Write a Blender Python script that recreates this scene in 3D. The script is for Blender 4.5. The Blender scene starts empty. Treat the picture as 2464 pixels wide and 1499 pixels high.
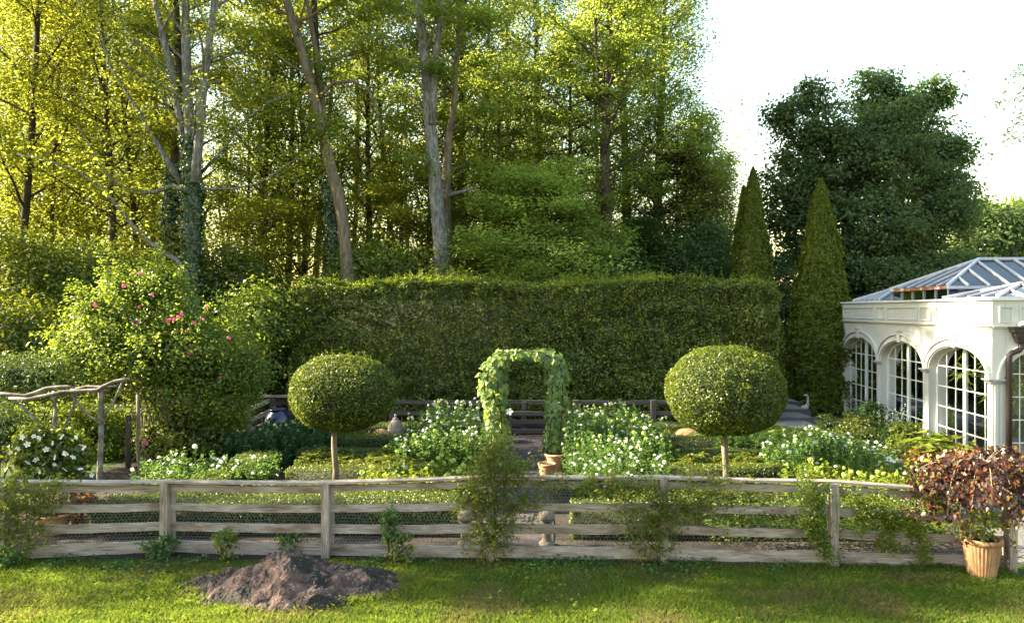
import bpy, math, random
import numpy as np
from mathutils import Vector, noise as mnoise

# ------------------------------------------------------------------ camera, sky, sun, exposure
S = bpy.context.scene
H, F = 3.72, 1800.0                      # eye height; focal length for a frame 2464 wide
cd = bpy.data.cameras.new('camera'); cam = bpy.data.objects.new('camera', cd)
S.collection.objects.link(cam); S.camera = cam
cam.location = (0, 0, H); cam.rotation_euler = (math.radians(90), 0, 0)
cd.sensor_width = 36; cd.lens = 36 * F / 2464; cd.shift_y = -0.0018
cd.clip_start = 0.1; cd.clip_end = 3000
SUN_AZ, SUN_EL = -85.0, 29.0             # degrees from +Y clockwise; height above the horizon
az, el = math.radians(SUN_AZ), math.radians(SUN_EL)
SUN = Vector((math.sin(az) * math.cos(el), math.cos(az) * math.cos(el), math.sin(el)))
w = bpy.data.worlds.new('World'); S.world = w; w.use_nodes = True
nt = w.node_tree; bg = nt.nodes['Background']
sk = nt.nodes.new('ShaderNodeTexSky'); sk.sky_type = 'NISHITA'; sk.sun_disc = False
sk.sun_elevation = el; sk.sun_rotation = az % (2 * math.pi)
sk.air_density = 2.0; sk.dust_density = 1.0; sk.ozone_density = 1.2
nt.links.new(sk.outputs[0], bg.inputs[0]); bg.inputs[1].default_value = 0.066
ld = bpy.data.lights.new('sun', 'SUN'); lo = bpy.data.objects.new('sun', ld); S.collection.objects.link(lo)
ld.energy = 5.0; ld.angle = math.radians(0.5); ld.color = (1.0, 0.86, 0.60)
lo.rotation_euler = SUN.to_track_quat('Z', 'Y').to_euler()
S.view_settings.view_transform = 'Standard'; S.view_settings.look = 'None'
S.view_settings.gamma = 1.0; S.view_settings.exposure = 3.05
S.view_settings.use_curve_mapping = False
S.render.engine = 'CYCLES'
S.cycles.max_bounces = 8; S.cycles.diffuse_bounces = 3; S.cycles.transmission_bounces = 6
S.cycles.glossy_bounces = 3; S.cycles.transparent_max_bounces = 8
S.cycles.caustics_reflective = False; S.cycles.caustics_refractive = False
S.cycles.volume_bounces = 0; S.cycles.volume_step_rate = 10; S.cycles.use_denoising = True; S.cycles.sample_clamp_indirect = 6

# ------------------------------------------------------------------ helpers
PI = math.pi
rng = np.random.default_rng(7); random.seed(7)
COL = S.collection

def at(px, py, Y):                        # pixel of a 2464-wide frame at depth Y -> point
    return np.array([(px - 1232) / F * Y, Y, H - (py - 745) / F * Y])
def gy(py): return H * F / (py - 745)     # depth of ground seen at row py

def tag(o, label, cat, group=None, kind=None):
    if label: o['label'] = label
    if cat: o['category'] = cat
    if group: o['group'] = group
    if kind: o['kind'] = kind
    return o
def thing(name, label, cat, loc=(0, 0, 0), group=None, kind=None):
    o = bpy.data.objects.new(name, None); COL.objects.link(o)
    o.location = tuple(float(c) for c in loc); o.empty_display_size = .2
    return tag(o, label, cat, group, kind)
def struct(o): o['kind'] = 'structure'; return o

class MB:
    def __init__(s): s.v = []; s.f = []; s.m = []; s.mi = 0
    def add(s, vs, fs):
        b = len(s.v); s.v.extend([tuple(map(float, p)) for p in vs])
        s.f.extend([tuple(b + i for i in f) for f in fs]); s.m.extend([s.mi] * len(fs))
    def box8(s, c):
        s.add(c, [(0, 3, 2, 1), (4, 5, 6, 7), (0, 1, 5, 4), (1, 2, 6, 5), (2, 3, 7, 6), (3, 0, 4, 7)])
    def box(s, x0, x1, y0, y1, z0, z1):
        s.box8([(x0, y0, z0), (x1, y0, z0), (x1, y1, z0), (x0, y1, z0), (x0, y0, z1), (x1, y0, z1), (x1, y1, z1), (x0, y1, z1)])
    def bar(s, p, q, wd, ht, up=(0, 0, 1)):    # box beam from p to q
        p, q, up = Vector(p), Vector(q), Vector(up)
        d = (q - p).normalized(); a = d.cross(up)
        if a.length < 1e-4: a = d.cross(Vector((1, 0, 0)))
        a.normalize(); b = a.cross(d).normalized()
        a *= wd / 2; b *= ht / 2
        s.box8([p - a - b, p + a - b, q + a - b, q - a - b, p - a + b, p + a + b, q + a + b, q - a + b])
    def tube(s, pts, rad, n=7, cap=True, wob=0.0):
        pts = [Vector(p) for p in pts]
        if not hasattr(rad, '__len__'): rad = [rad] * len(pts)
        rings = []; ref = Vector((1, 0, 0))
        for i, p in enumerate(pts):
            d = (pts[min(i + 1, len(pts) - 1)] - pts[max(i - 1, 0)])
            d = d.normalized() if d.length > 1e-9 else Vector((0, 0, 1))
            a = ref - d * ref.dot(d)
            if a.length < 1e-3: a = Vector((0, 1, 0)) - d * d.y
            a.normalize(); ref = a; b = d.cross(a)
            rings.append([p + (a * math.cos(t) + b * math.sin(t)) * (rad[i] * (1 + (random.uniform(-wob, wob) if wob else 0)))
                          for t in [2 * PI * k / n for k in range(n)]])
        vs = [v for r in rings for v in r]; fs = []
        for i in range(len(pts) - 1):
            for k in range(n):
                k2 = (k + 1) % n
                fs.append((i * n + k, i * n + k2, (i + 1) * n + k2, (i + 1) * n + k))
        if cap: fs.append(tuple(range(n - 1, -1, -1))); fs.append(tuple((len(pts) - 1) * n + k for k in range(n)))
        s.add(vs, fs)
    def lathe(s, prof, c=(0, 0, 0), n=24, fl=0.0, nf=0):
        vs = []; fs = []; c = Vector(c)
        for r, z in prof:
            for k in range(n):
                t = 2 * PI * k / n; rr = r * (1 + (fl * (1 if (k % 2) else -1) if nf else 0))
                vs.append((c.x + rr * math.cos(t), c.y + rr * math.sin(t), c.z + z))
        for i in range(len(prof) - 1):
            for k in range(n):
                k2 = (k + 1) % n; fs.append((i * n + k, i * n + k2, (i + 1) * n + k2, (i + 1) * n + k))
        fs.append(tuple(range(n - 1, -1, -1))); fs.append(tuple((len(prof) - 1) * n + k for k in range(n)))
        s.add(vs, fs)
    def build(s, name, mats, parent=None, smooth=False, bevel=0):
        me = bpy.data.meshes.new(name)
        vs = s.v
        if parent is not None:
            L = parent_loc(parent); vs = [(x - L[0], y - L[1], z - L[2]) for x, y, z in vs]
        me.from_pydata(vs, [], s.f); me.update()
        if not isinstance(mats, (list, tuple)): mats = [mats]
        for m in mats: me.materials.append(m)
        if len(mats) > 1: me.polygons.foreach_set('material_index', s.m)
        if smooth: me.polygons.foreach_set('use_smooth', [True] * len(me.polygons))
        o = bpy.data.objects.new(name, me); COL.objects.link(o)
        if parent is not None: o.parent = parent
        if bevel:
            b = o.modifiers.new('bevel', 'BEVEL'); b.width = bevel; b.segments = 2; b.limit_method = 'ANGLE'
        return o
def parent_loc(p):
    L = np.array(p.location[:], float)
    while p.parent is not None: p = p.parent; L = L + np.array(p.location[:], float)
    return L

def unit(a): return a / np.maximum(np.linalg.norm(a, axis=-1, keepdims=True), 1e-9)
def fnoise(P, sc, seed=0, k=7):           # smooth lumpy field, about -1..1
    r = np.random.default_rng(1000 + seed); D = r.normal(size=(k, P.shape[1])); ph = r.uniform(0, 6.28, k)
    return np.sin(P @ D.T * sc + ph).sum(1) / math.sqrt(k) * .8

def leaf_data(P, size, N=None, spread=1.0, aspect=.55, fold=.15, droop=0.0):
    """one folded diamond leaf per point; N = preferred normal"""
    n = len(P); size = np.broadcast_to(size, (n,)) * rng.uniform(.65, 1.3, n)
    R = unit(rng.normal(size=(n, 3)))
    if N is None: N = np.tile([0, 0, 1.0], (n, 1))
    nn = unit(N + R * spread)
    d = rng.normal(size=(n, 3)); d[:, 2] -= droop
    u = unit(d - nn * (d * nn).sum(1, keepdims=True)); v = np.cross(nn, u)
    L = size[:, None]; W = L * aspect
    a = P - u * L * .5; b = P + u * L * .5
    c = P + v * W * .5 - u * L * .08 + nn * L * fold; e = P - v * W * .5 - u * L * .08 + nn * L * fold
    V = np.stack([a, c, b, e], 1).reshape(-1, 3)
    return V
def leaf_mesh(name, V, mats, parent=None, core=None, label=None):
    """V: 4 verts per leaf. core = (MB) solid placed in the same mesh with the second material"""
    L = parent_loc(parent) if parent is not None else np.zeros(3)
    nv = len(V); q = nv // 4
    fv = [list(x) for x in (core.f if core else [])]
    cv = np.array(core.v) if core else np.zeros((0, 3))
    allv = np.concatenate([V, cv]) - L if len(cv) else V - L
    nloops = nv + sum(len(f) for f in fv)
    me = bpy.data.meshes.new(name)
    me.vertices.add(len(allv)); me.vertices.foreach_set('co', allv.astype(np.float32).ravel())
    me.loops.add(nloops)
    li = np.concatenate([np.arange(nv, dtype=np.int32)] + [np.array(f, np.int32) + nv for f in fv]) if fv else np.arange(nv, dtype=np.int32)
    me.loops.foreach_set('vertex_index', li)
    me.polygons.add(q + len(fv))
    st = list(range(0, nv, 4)); s0 = nv
    for f in fv: st.append(s0); s0 += len(f)
    me.polygons.foreach_set('loop_start', np.array(st, np.int32))
    if not isinstance(mats, (list, tuple)): mats = [mats]
    for m in mats: me.materials.append(m)
    if core: me.polygons.foreach_set('material_index', np.array([0] * q + [min(1, len(mats) - 1)] * len(fv), np.int32))
    me.update(calc_edges=True); me.validate()
    o = bpy.data.objects.new(name, me); COL.objects.link(o)
    if parent is not None: o.parent = parent
    if label: o['label'] = label
    return o

# ------------------------------------------------------------------ materials
def newmat(name):
    m = bpy.data.materials.new(name); m.use_nodes = True
    t = m.node_tree; t.nodes.clear(); out = t.nodes.new('ShaderNodeOutputMaterial')
    return m, t, out
def N(t, typ, **k):
    n = t.nodes.new('ShaderNode' + typ)
    for a, b in k.items():
        if a.startswith('i_'):
            n.inputs[a[2:].replace('_', ' ')].default_value = b
        else: setattr(n, a, b)
    return n
def ramp(t, src, stops):
    r = N(t, 'ValToRGB'); e = r.color_ramp.elements
    while len(e) < len(stops): e.new(.5)
    for i, (p, c) in enumerate(stops): e[i].position = p; e[i].color = (*c, 1)
    t.links.new(src, r.inputs[0]); return r.outputs[0]
def mixc(t, fac, a, b, mode='MIX'):
    n = N(t, 'Mix', data_type='RGBA', blend_type=mode)
    for s, v in ((n.inputs[0], fac), (n.inputs[6], a), (n.inputs[7], b)):
        if hasattr(v, 'is_output'): t.links.new(v, s)
        elif isinstance(v, (int, float)): s.default_value = v
        else: s.default_value = (*v, 1)
    return n.outputs[2]
GAIN = 1.0; UPV = np.array([0, 0, 1.0])
def leafmat(name, stops, tr, trans=.45, gloss=.06, rough=.4, clump=.35, clump_scale=.6):
    m, t, out = newmat(name); stops = [(p, tuple(min(.85, x * GAIN) for x in c)) for p, c in stops]; gloss *= .5
    g = N(t, 'NewGeometry'); tc = N(t, 'TexCoord')
    nz = N(t, 'TexNoise', i_Scale=clump_scale, i_Detail=2.0); t.links.new(tc.outputs['Object'], nz.inputs['Vector'])
    ma = N(t, 'Math', operation='MULTIPLY_ADD'); ma.inputs[1].default_value = 1.6 * clump; ma.inputs[2].default_value = -.8 * clump
    t.links.new(nz.outputs[0], ma.inputs[0])
    ad = N(t, 'Math', operation='ADD', use_clamp=True)
    t.links.new(g.outputs['Random Per Island'], ad.inputs[0]); t.links.new(ma.outputs[0], ad.inputs[1])
    c = ramp(t, ad.outputs[0], stops)
    df = N(t, 'BsdfDiffuse'); t.links.new(c, df.inputs[0])
    tl = N(t, 'BsdfTranslucent'); t.links.new(mixc(t, .6, c, tr), tl.inputs[0])
    m1 = N(t, 'MixShader'); m1.inputs[0].default_value = trans
    t.links.new(df.outputs[0], m1.inputs[1]); t.links.new(tl.outputs[0], m1.inputs[2])
    gl = N(t, 'BsdfGlossy'); gl.inputs[1].default_value = rough; gl.inputs[0].default_value = (.8, .85, .75, 1)
    m2 = N(t, 'MixShader'); m2.inputs[0].default_value = gloss
    t.links.new(m1.outputs[0], m2.inputs[1]); t.links.new(gl.outputs[0], m2.inputs[2])
    t.links.new(m2.outputs[0], out.inputs[0]); return m
def surf(name, stops, scale=4.0, detail=8.0, rough=.8, bump=.3, stretch=(1, 1, 1), coord='Object', dist=0.0, bscale=None, spec=.3, rnd=0.0, bdist=.02):
    m, t, out = newmat(name)
    tc = N(t, 'TexCoord'); mp = N(t, 'Mapping'); mp.inputs['Scale'].default_value = stretch
    t.links.new(tc.outputs[coord], mp.inputs[0])
    nz = N(t, 'TexNoise', i_Scale=scale, i_Detail=detail, i_Distortion=dist); nz.inputs['Roughness'].default_value = .6
    t.links.new(mp.outputs[0], nz.inputs['Vector'])
    c = ramp(t, nz.outputs[0], stops)
    if rnd:
        oi = N(t, 'ObjectInfo'); mr = N(t, 'MapRange'); mr.inputs[3].default_value = 1 - rnd; mr.inputs[4].default_value = 1 + rnd
        t.links.new(oi.outputs['Random'], mr.inputs[0])
        hs = N(t, 'HueSaturation'); t.links.new(mr.outputs[0], hs.inputs['Value']); t.links.new(c, hs.inputs['Color']); c = hs.outputs[0]
    p = N(t, 'BsdfPrincipled'); p.inputs['Roughness'].default_value = rough; p.inputs['Specular IOR Level'].default_value = spec
    t.links.new(c, p.inputs['Base Color'])
    if bump:
        b = N(t, 'Bump'); b.inputs['Strength'].default_value = bump; b.inputs['Distance'].default_value = bdist
        nb = N(t, 'TexNoise', i_Scale=bscale or scale * 3, i_Detail=6.0); t.links.new(mp.outputs[0], nb.inputs['Vector'])
        t.links.new(nb.outputs[0], b.inputs['Height']); t.links.new(b.outputs[0], p.inputs['Normal'])
    t.links.new(p.outputs[0], out.inputs[0]); return m
def plain(name, c, rough=.6, metal=0.0, spec=.4): return surf(name, [(.3, tuple(x * .88 for x in c)), (.7, tuple(min(1, x * 1.08) for x in c))], scale=6, rough=rough, bump=.05, spec=spec)

# woodland leaves
M_YEL = leafmat('leaf_yellow_green', [(0, (.05, .085, .010)), (.5, (.085, .12, .012)), (1, (.13, .15, .014))], (.62, .63, .07), trans=.62)
M_YEL2 = leafmat('leaf_gold_green', [(0, (.06, .09, .008)), (.6, (.10, .125, .010)), (1, (.19, .15, .012))], (.56, .52, .02), trans=.58)
M_MID = leafmat('leaf_mid_green', [(0, (.040, .080, .014)), (.5, (.065, .115, .018)), (1, (.11, .15, .02))], (.54, .62, .09), trans=.60)
M_LAYER = leafmat('leaf_layered_green', [(0, (.055, .11, .022)), (.5, (.095, .165, .032)), (1, (.15, .21, .04))], (.60, .70, .10), trans=.62)
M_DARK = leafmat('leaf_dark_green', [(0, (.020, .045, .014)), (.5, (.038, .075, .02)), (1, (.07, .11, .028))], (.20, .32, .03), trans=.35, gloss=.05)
M_BIG = leafmat('leaf_oak_green', [(0, (.022, .044, .016)), (.5, (.042, .074, .024)), (1, (.095, .13, .034))], (.28, .38, .08), trans=.34, gloss=.04)
M_THUJA = leafmat('leaf_cypress', [(0, (.035, .06, .010)), (.5, (.085, .12, .014)), (1, (.16, .18, .018))], (.32, .36, .02), trans=.3, gloss=.03)
M_HEDGE = leafmat('leaf_hedge', [(0, (.020, .036, .008)), (.5, (.064, .095, .016)), (.8, (.14, .18, .024)), (1, (.28, .30, .04))], (.30, .38, .03), trans=.3, gloss=.07, clump=.35, clump_scale=1.3)
M_HTOP = leafmat('leaf_hedge_shoots_lit_top', [(0, (.09, .14, .014)), (1, (.20, .24, .03))], (.55, .62, .05), trans=.55)  # new shoots; the pale colour also paints sunlight on the top leaves
M_BOX = leafmat('leaf_box', [(0, (.020, .042, .010)), (.5, (.045, .080, .012)), (1, (.10, .13, .014))], (.36, .40, .02), trans=.3, gloss=.07, clump=.2)
M_HOLLY = leafmat('leaf_topiary', [(0, (.018, .034, .007)), (.5, (.042, .070, .010)), (.85, (.085, .115, .014)), (1, (.15, .17, .02))], (.34, .40, .02), trans=.25, gloss=.06, rough=.45, clump=.2, clump_scale=3)
M_VINE = leafmat('leaf_vine', [(0, (.06, .12, .04)), (.5, (.14, .21, .065)), (1, (.24, .29, .08))], (.55, .66, .10), trans=.45, gloss=.05)
M_ZIN = leafmat('leaf_flower_stems', [(0, (.03, .075, .025)), (.5, (.055, .12, .035)), (1, (.10, .17, .035))], (.25, .38, .05), trans=.4, gloss=.05)
M_BLUE = leafmat('leaf_bluish', [(0, (.025, .065, .035)), (.6, (.045, .10, .045)), (1, (.07, .13, .04))], (.18, .3, .05), trans=.3)
M_ROSE = leafmat('leaf_rose', [(0, (.045, .08, .012)), (.5, (.09, .14, .018)), (1, (.16, .20, .025))], (.40, .50, .04), trans=.48)
M_SHRUB = leafmat('leaf_shrub', [(0, (.03, .05, .008)), (.5, (.06, .09, .010)), (1, (.11, .13, .014))], (.34, .38, .02), trans=.45)
M_CLIMB = leafmat('leaf_climber', [(0, (.055, .09, .022)), (.6, (.105, .15, .034)), (.9, (.18, .19, .03)), (1, (.26, .17, .03))], (.50, .56, .05), trans=.5)
M_IVY = leafmat('leaf_ivy', [(0, (.015, .04, .014)), (.5, (.028, .065, .018)), (1, (.05, .09, .02))], (.12, .22, .02), trans=.22, gloss=.12)
M_PURP = leafmat('leaf_purple', [(0, (.014, .007, .010)), (.45, (.036, .015, .018)), (.66, (.070, .026, .02)), (.76, (.07, .065, .02)), (.90, (.18, .05, .016)), (1, (.11, .13, .02))], (.30, .10, .04), trans=.3, gloss=.06, rough=.35)
M_LIME = leafmat('leaf_lime', [(0, (.08, .13, .014)), (.5, (.14, .19, .02)), (1, (.22, .24, .03))], (.42, .48, .04), trans=.45)
M_COLEUS = leafmat('leaf_low_bedding', [(0, (.03, .07, .012)), (.5, (.08, .11, .014)), (.85, (.13, .13, .02)), (1, (.16, .08, .02))], (.34, .36, .03), trans=.35)
M_RED = leafmat('leaf_rusty', [(0, (.06, .05, .012)), (.5, (.14, .08, .015)), (1, (.22, .07, .015))], (.45, .2, .03), trans=.4)
M_FERN = leafmat('leaf_fine_fern', [(0, (.028, .055, .016)), (1, (.06, .095, .022))], (.2, .28, .04), trans=.35)
M_PALM = leafmat('leaf_palm', [(0, (.04, .08, .012)), (1, (.12, .17, .02))], (.3, .4, .03), trans=.4, gloss=.1)
M_GRASS = None
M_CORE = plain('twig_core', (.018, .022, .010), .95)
M_BARK = surf('bark', [(.3, (.07, .052, .036)), (.55, (.16, .125, .09)), (.8, (.28, .24, .19))], scale=3, stretch=(4, 4, .7), rough=.9, bump=.8, bdist=.04)
M_BARKD = surf('bark_dark', [(.3, (.025, .02, .014)), (.6, (.06, .045, .03)), (.85, (.11, .085, .055))], scale=3, stretch=(4, 4, .7), rough=.95, bump=.8, bdist=.04)
M_BARKL = surf('bark_grey', [(.3, (.045, .042, .04)), (.5, (.14, .135, .13)), (.75, (.30, .29, .28))], scale=4.5, stretch=(3, 3, .8), rough=.9, bump=.6, bdist=.04)
M_STICK = surf('lichen_bark', [(.3, (.05, .04, .036)), (.5, (.13, .11, .10)), (.66, (.24, .22, .20)), (.8, (.36, .42, .30))], scale=5, stretch=(1, 1, 1), rough=.9, bump=.8)
def woodmat():
    m, t, out = newmat('weathered_board')
    tc = N(t, 'TexCoord'); oi = N(t, 'ObjectInfo')
    ad = N(t, 'VectorMath', operation='ADD'); sc = N(t, 'VectorMath', operation='SCALE'); sc.inputs[3].default_value = 40
    cb = N(t, 'CombineXYZ'); t.links.new(oi.outputs['Random'], cb.inputs[0]); t.links.new(oi.outputs['Random'], cb.inputs[2])
    t.links.new(cb.outputs[0], sc.inputs[0]); t.links.new(tc.outputs['Object'], ad.inputs[0]); t.links.new(sc.outputs[0], ad.inputs[1])
    mp = N(t, 'Mapping'); mp.inputs['Scale'].default_value = (1.1, 8, 17); t.links.new(ad.outputs[0], mp.inputs[0])
    n1 = N(t, 'TexNoise', i_Scale=2.2, i_Detail=10.0, i_Distortion=1.6); t.links.new(mp.outputs[0], n1.inputs['Vector'])
    mp2 = N(t, 'Mapping'); mp2.inputs['Scale'].default_value = (1, 1, 2.5); t.links.new(ad.outputs[0], mp2.inputs[0])
    n2 = N(t, 'TexNoise', i_Scale=1.7, i_Detail=4.0); t.links.new(mp2.outputs[0], n2.inputs['Vector'])
    c1 = ramp(t, n1.outputs[0], [(.25, (.11, .08, .06)), (.42, (.26, .215, .185)), (.7, (.42, .37, .34))])
    c2 = ramp(t, n2.outputs[0], [(.3, (.45, .36, .29)), (.50, (.92, .88, .86)), (.75, (1.12, 1.10, 1.12))])
    c = mixc(t, 1.0, c1, c2, 'MULTIPLY')
    p = N(t, 'BsdfPrincipled'); p.inputs['Roughness'].default_value = .85; p.inputs['Specular IOR Level'].default_value = .2
    t.links.new(c, p.inputs['Base Color'])
    b = N(t, 'Bump'); b.inputs['Strength'].default_value = .6; b.inputs['Distance'].default_value = .01
    t.links.new(n1.outputs[0], b.inputs['Height']); t.links.new(b.outputs[0], p.inputs['Normal'])
    t.links.new(p.outputs[0], out.inputs[0]); return m
M_WOOD = woodmat()
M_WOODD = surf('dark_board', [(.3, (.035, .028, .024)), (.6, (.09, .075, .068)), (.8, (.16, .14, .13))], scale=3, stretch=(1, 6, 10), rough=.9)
M_WIRE = plain('galvanised_wire', (.30, .30, .29), .5)
M_TERRA = surf('terracotta', [(.3, (.22, .10, .05)), (.5, (.38, .18, .09)), (.75, (.50, .32, .19))], scale=5, rough=.85, bump=.2)
M_TERRA2 = surf('terracotta_buff', [(.3, (.20, .10, .05)), (.55, (.32, .18, .09)), (.8, (.42, .28, .17))], scale=5, stretch=(3, 3, 1), rough=.85, bump=.2)
M_STONE = surf('pale_stone', [(.3, (.08, .06, .045)), (.5, (.20, .165, .13)), (.8, (.34, .30, .25))], scale=7, rough=.9, bump=.5)
M_SOIL = surf('soil', [(.3, (.014, .011, .008)), (.6, (.035, .025, .018)), (.85, (.07, .05, .035))], scale=9, rough=1, bump=1.0, bdist=.03)
M_STEP = surf('pale_gravel_step', [(.3, (.10, .09, .085)), (.5, (.24, .22, .21)), (.8, (.42, .40, .38))], scale=30, detail=3, rough=.95, bump=.8)
M_GOOSE = surf('pale_statue', [(.3, (.36, .33, .28)), (.7, (.55, .52, .46))], scale=9, rough=.9)
M_GRAVEL = surf('gravel', [(.3, (.04, .038, .038)), (.5, (.105, .10, .10)), (.8, (.22, .21, .20))], scale=40, detail=3, rough=.95, bump=.8, bdist=.02)
M_PAINT = surf('cream_paint', [(.3, (.46, .46, .435)), (.7, (.50, .50, .475))], scale=2, rough=.55, bump=.03)
M_TRIM = surf('grey_white_paint', [(.3, (.58, .60, .58)), (.7, (.64, .66, .64))], scale=3, rough=.5, bump=.03)
M_CAPL = surf('lead_cap', [(.3, (.24, .24, .29)), (.7, (.34, .34, .40))], scale=3, rough=.6, bump=.05)
M_BROWN = plain('brown_metal', (.022, .014, .012), .5)
M_ALU = plain('grey_bar', (.40, .42, .50), .45)
M_RUST = surf('rusty_gutter', [(.42, (.62, .62, .60)), (.5, (.40, .17, .06)), (.65, (.28, .08, .03))], scale=3, rough=.7, bump=.2)
M_DARKIN = plain('interior_floor', (.06, .055, .05), .8)
M_WHITE = leafmat('petal_white', [(0, (.66, .68, .60)), (1, (.82, .83, .78))], (.8, .82, .75), trans=.3, gloss=.02)
M_GREENFL = leafmat('petal_lime', [(0, (.34, .46, .08)), (1, (.55, .62, .18))], (.6, .7, .2), trans=.3, gloss=.02)
M_PINK = leafmat('petal_pink', [(0, (.55, .07, .25)), (1, (.80, .22, .45))], (.85, .25, .5), trans=.35, gloss=.02)
M_BLUEJ = surf('blue_glaze', [(.3, (.006, .009, .03)), (.6, (.012, .02, .06)), (.85, (.05, .08, .16))], scale=3, rough=.25, bump=.05, spec=.6)
M_SHING = surf('slate_shingle', [(.35, (.10, .075, .07)), (.5, (.20, .16, .15)), (.75, (.30, .26, .25))], scale=9, stretch=(1, 1, 4), rough=.9, bump=.5)
def glassmat(name, tint, rough=.02, mixf=.25):
    m, t, out = newmat(name)
    tr = N(t, 'BsdfTransparent'); tr.inputs[0].default_value = (*tint, 1)
    gl = N(t, 'BsdfGlossy'); gl.inputs[1].default_value = rough
    fr = N(t, 'Fresnel'); fr.inputs[0].default_value = 1.5
    nz = N(t, 'TexNoise', i_Scale=1.5); bp = N(t, 'Bump'); bp.inputs['Strength'].default_value = .04; bp.inputs['Distance'].default_value = .02
    t.links.new(nz.outputs[0], bp.inputs['Height']); t.links.new(bp.outputs[0], gl.inputs['Normal'])
    mx = N(t, 'MixShader'); ma = N(t, 'Math', operation='ADD', use_clamp=True); ma.inputs[1].default_value = mixf
    t.links.new(fr.outputs[0], ma.inputs[0]); t.links.new(ma.outputs[0], mx.inputs[0])
    t.links.new(tr.outputs[0], mx.inputs[1]); t.links.new(gl.outputs[0], mx.inputs[2]); t.links.new(mx.outputs[0], out.inputs[0])
    return m
M_GLASS = glassmat('window_glass', (.75, .80, .78), mixf=.10)
M_ROOFG = glassmat('roof_glass', (.50, .50, .66), rough=.08, mixf=.04)

# ------------------------------------------------------------------ ground
def lawnmat():
    m, t, out = newmat('lawn_ground')
    tc = N(t, 'TexCoord')
    n1 = N(t, 'TexNoise', i_Scale=.9, i_Detail=5.0); t.links.new(tc.outputs['Object'], n1.inputs['Vector'])
    n2 = N(t, 'TexNoise', i_Scale=60, i_Detail=4.0); t.links.new(tc.outputs['Object'], n2.inputs['Vector'])
    c1 = ramp(t, n1.outputs[0], [(.3, (.09, .07, .035)), (.42, (.045, .06, .016)), (.7, (.035, .07, .014))])
    c2 = ramp(t, n2.outputs[0], [(.3, (.5, .5, .5)), (.7, (1.3, 1.3, 1.3))])
    c = mixc(t, 1.0, c1, c2, 'MULTIPLY')
    p = N(t, 'BsdfPrincipled'); p.inputs['Roughness'].default_value = 1; p.inputs['Specular IOR Level'].default_value = .1
    t.links.new(c, p.inputs['Base Color']); t.links.new(p.outputs[0], out.inputs[0]); return m
g = MB(); nx = 60
g.add([(-900, -60, 0), (900, -60, 0), (900, 1800, 0), (-900, 1800, 0)], [(0, 1, 2, 3)])
struct(g.build('ground', lawnmat()))
g = MB(); g.add([(-9.5, 11.25, .004), (10.6, 10.9, .004), (11.8, 26.5, .004), (-9.5, 26.5, .004)], [(0, 1, 2, 3)])
struct(g.build('garden_soil', M_SOIL))
AX = .055                                            # garden axis drifts right with depth
def axx(y): return .12 + AX * (y - 13.3)
def brickmat():
    m, t, out = newmat('brick_paving')
    tc = N(t, 'TexCoord'); br = N(t, 'TexBrick'); br.inputs['Scale'].default_value = 1.0
    br.inputs['Brick Width'].default_value = .22; br.inputs['Row Height'].default_value = .115; br.inputs['Mortar Size'].default_value = .008
    br.inputs['Color1'].default_value = (.034, .026, .028, 1); br.inputs['Color2'].default_value = (.055, .043, .046, 1); br.inputs['Mortar'].default_value = (.02, .02, .015, 1)
    t.links.new(tc.outputs['Object'], br.inputs['Vector'])
    nz = N(t, 'TexNoise', i_Scale=5, i_Detail=6.0); t.links.new(tc.outputs['Object'], nz.inputs['Vector'])
    c = mixc(t, 1.0, br.outputs[0], ramp(t, nz.outputs[0], [(.3, (.6, .6, .55)), (.7, (1.25, 1.2, 1.25))]), 'MULTIPLY')
    p = N(t, 'BsdfPrincipled'); p.inputs['Roughness'].default_value = .8
    t.links.new(c, p.inputs['Base Color'])
    b = N(t, 'Bump'); b.inputs['Strength'].default_value = .5; b.inputs['Distance'].default_value = .01
    t.links.new(br.outputs['Fac'], b.inputs['Height']); b.invert = True; t.links.new(b.outputs[0], p.inputs['Normal'])
    t.links.new(p.outputs[0], out.inputs[0]); return m
M_BRICK = brickmat()
g = MB(); a = [(axx(11.7) - .62, 11.7), (axx(11.7) + .62, 11.7), (axx(22.0) + .60, 22.0), (axx(22.0) - .60, 22.0)]
g.add([(x, y, .02) for x, y in a] + [(x, y, -.05) for x, y in a], [(0, 1, 2, 3), (0, 4, 5, 1), (1, 5, 6, 2), (2, 6, 7, 3), (3, 7, 4, 0)])
struct(g.build('brick_path', M_BRICK))
g = MB(); g.add([(-9, 13.35 - 1.3, .012), (axx(12.2) - .64, 12.05, .012), (axx(12.5) - .64, 11.6, .012), (-9, 11.55, .012)], [(0, 3, 2, 1)])
g.add([(axx(12) + .64, 11.55, .012), (7.6, 11.2, .012), (7.6, 11.95, .012), (axx(12) + .64, 12.05, .012)], [(0, 1, 2, 3)])
struct(g.build('gravel_path', surf('brown_gravel', [(.3, (.02, .015, .012)), (.5, (.05, .038, .032)), (.8, (.11, .085, .07))], scale=30, detail=3, rough=1, bump=.8)))
g = MB(); g.add([(7.75, 8, .012), (14, 8, .012), (14, 16.6, .012), (8.1, 16.6, .012), (7.3, 12.5, .012)], [(0, 1, 2, 3, 4)])
struct(g.build('stone_path', M_GRAVEL))

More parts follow.
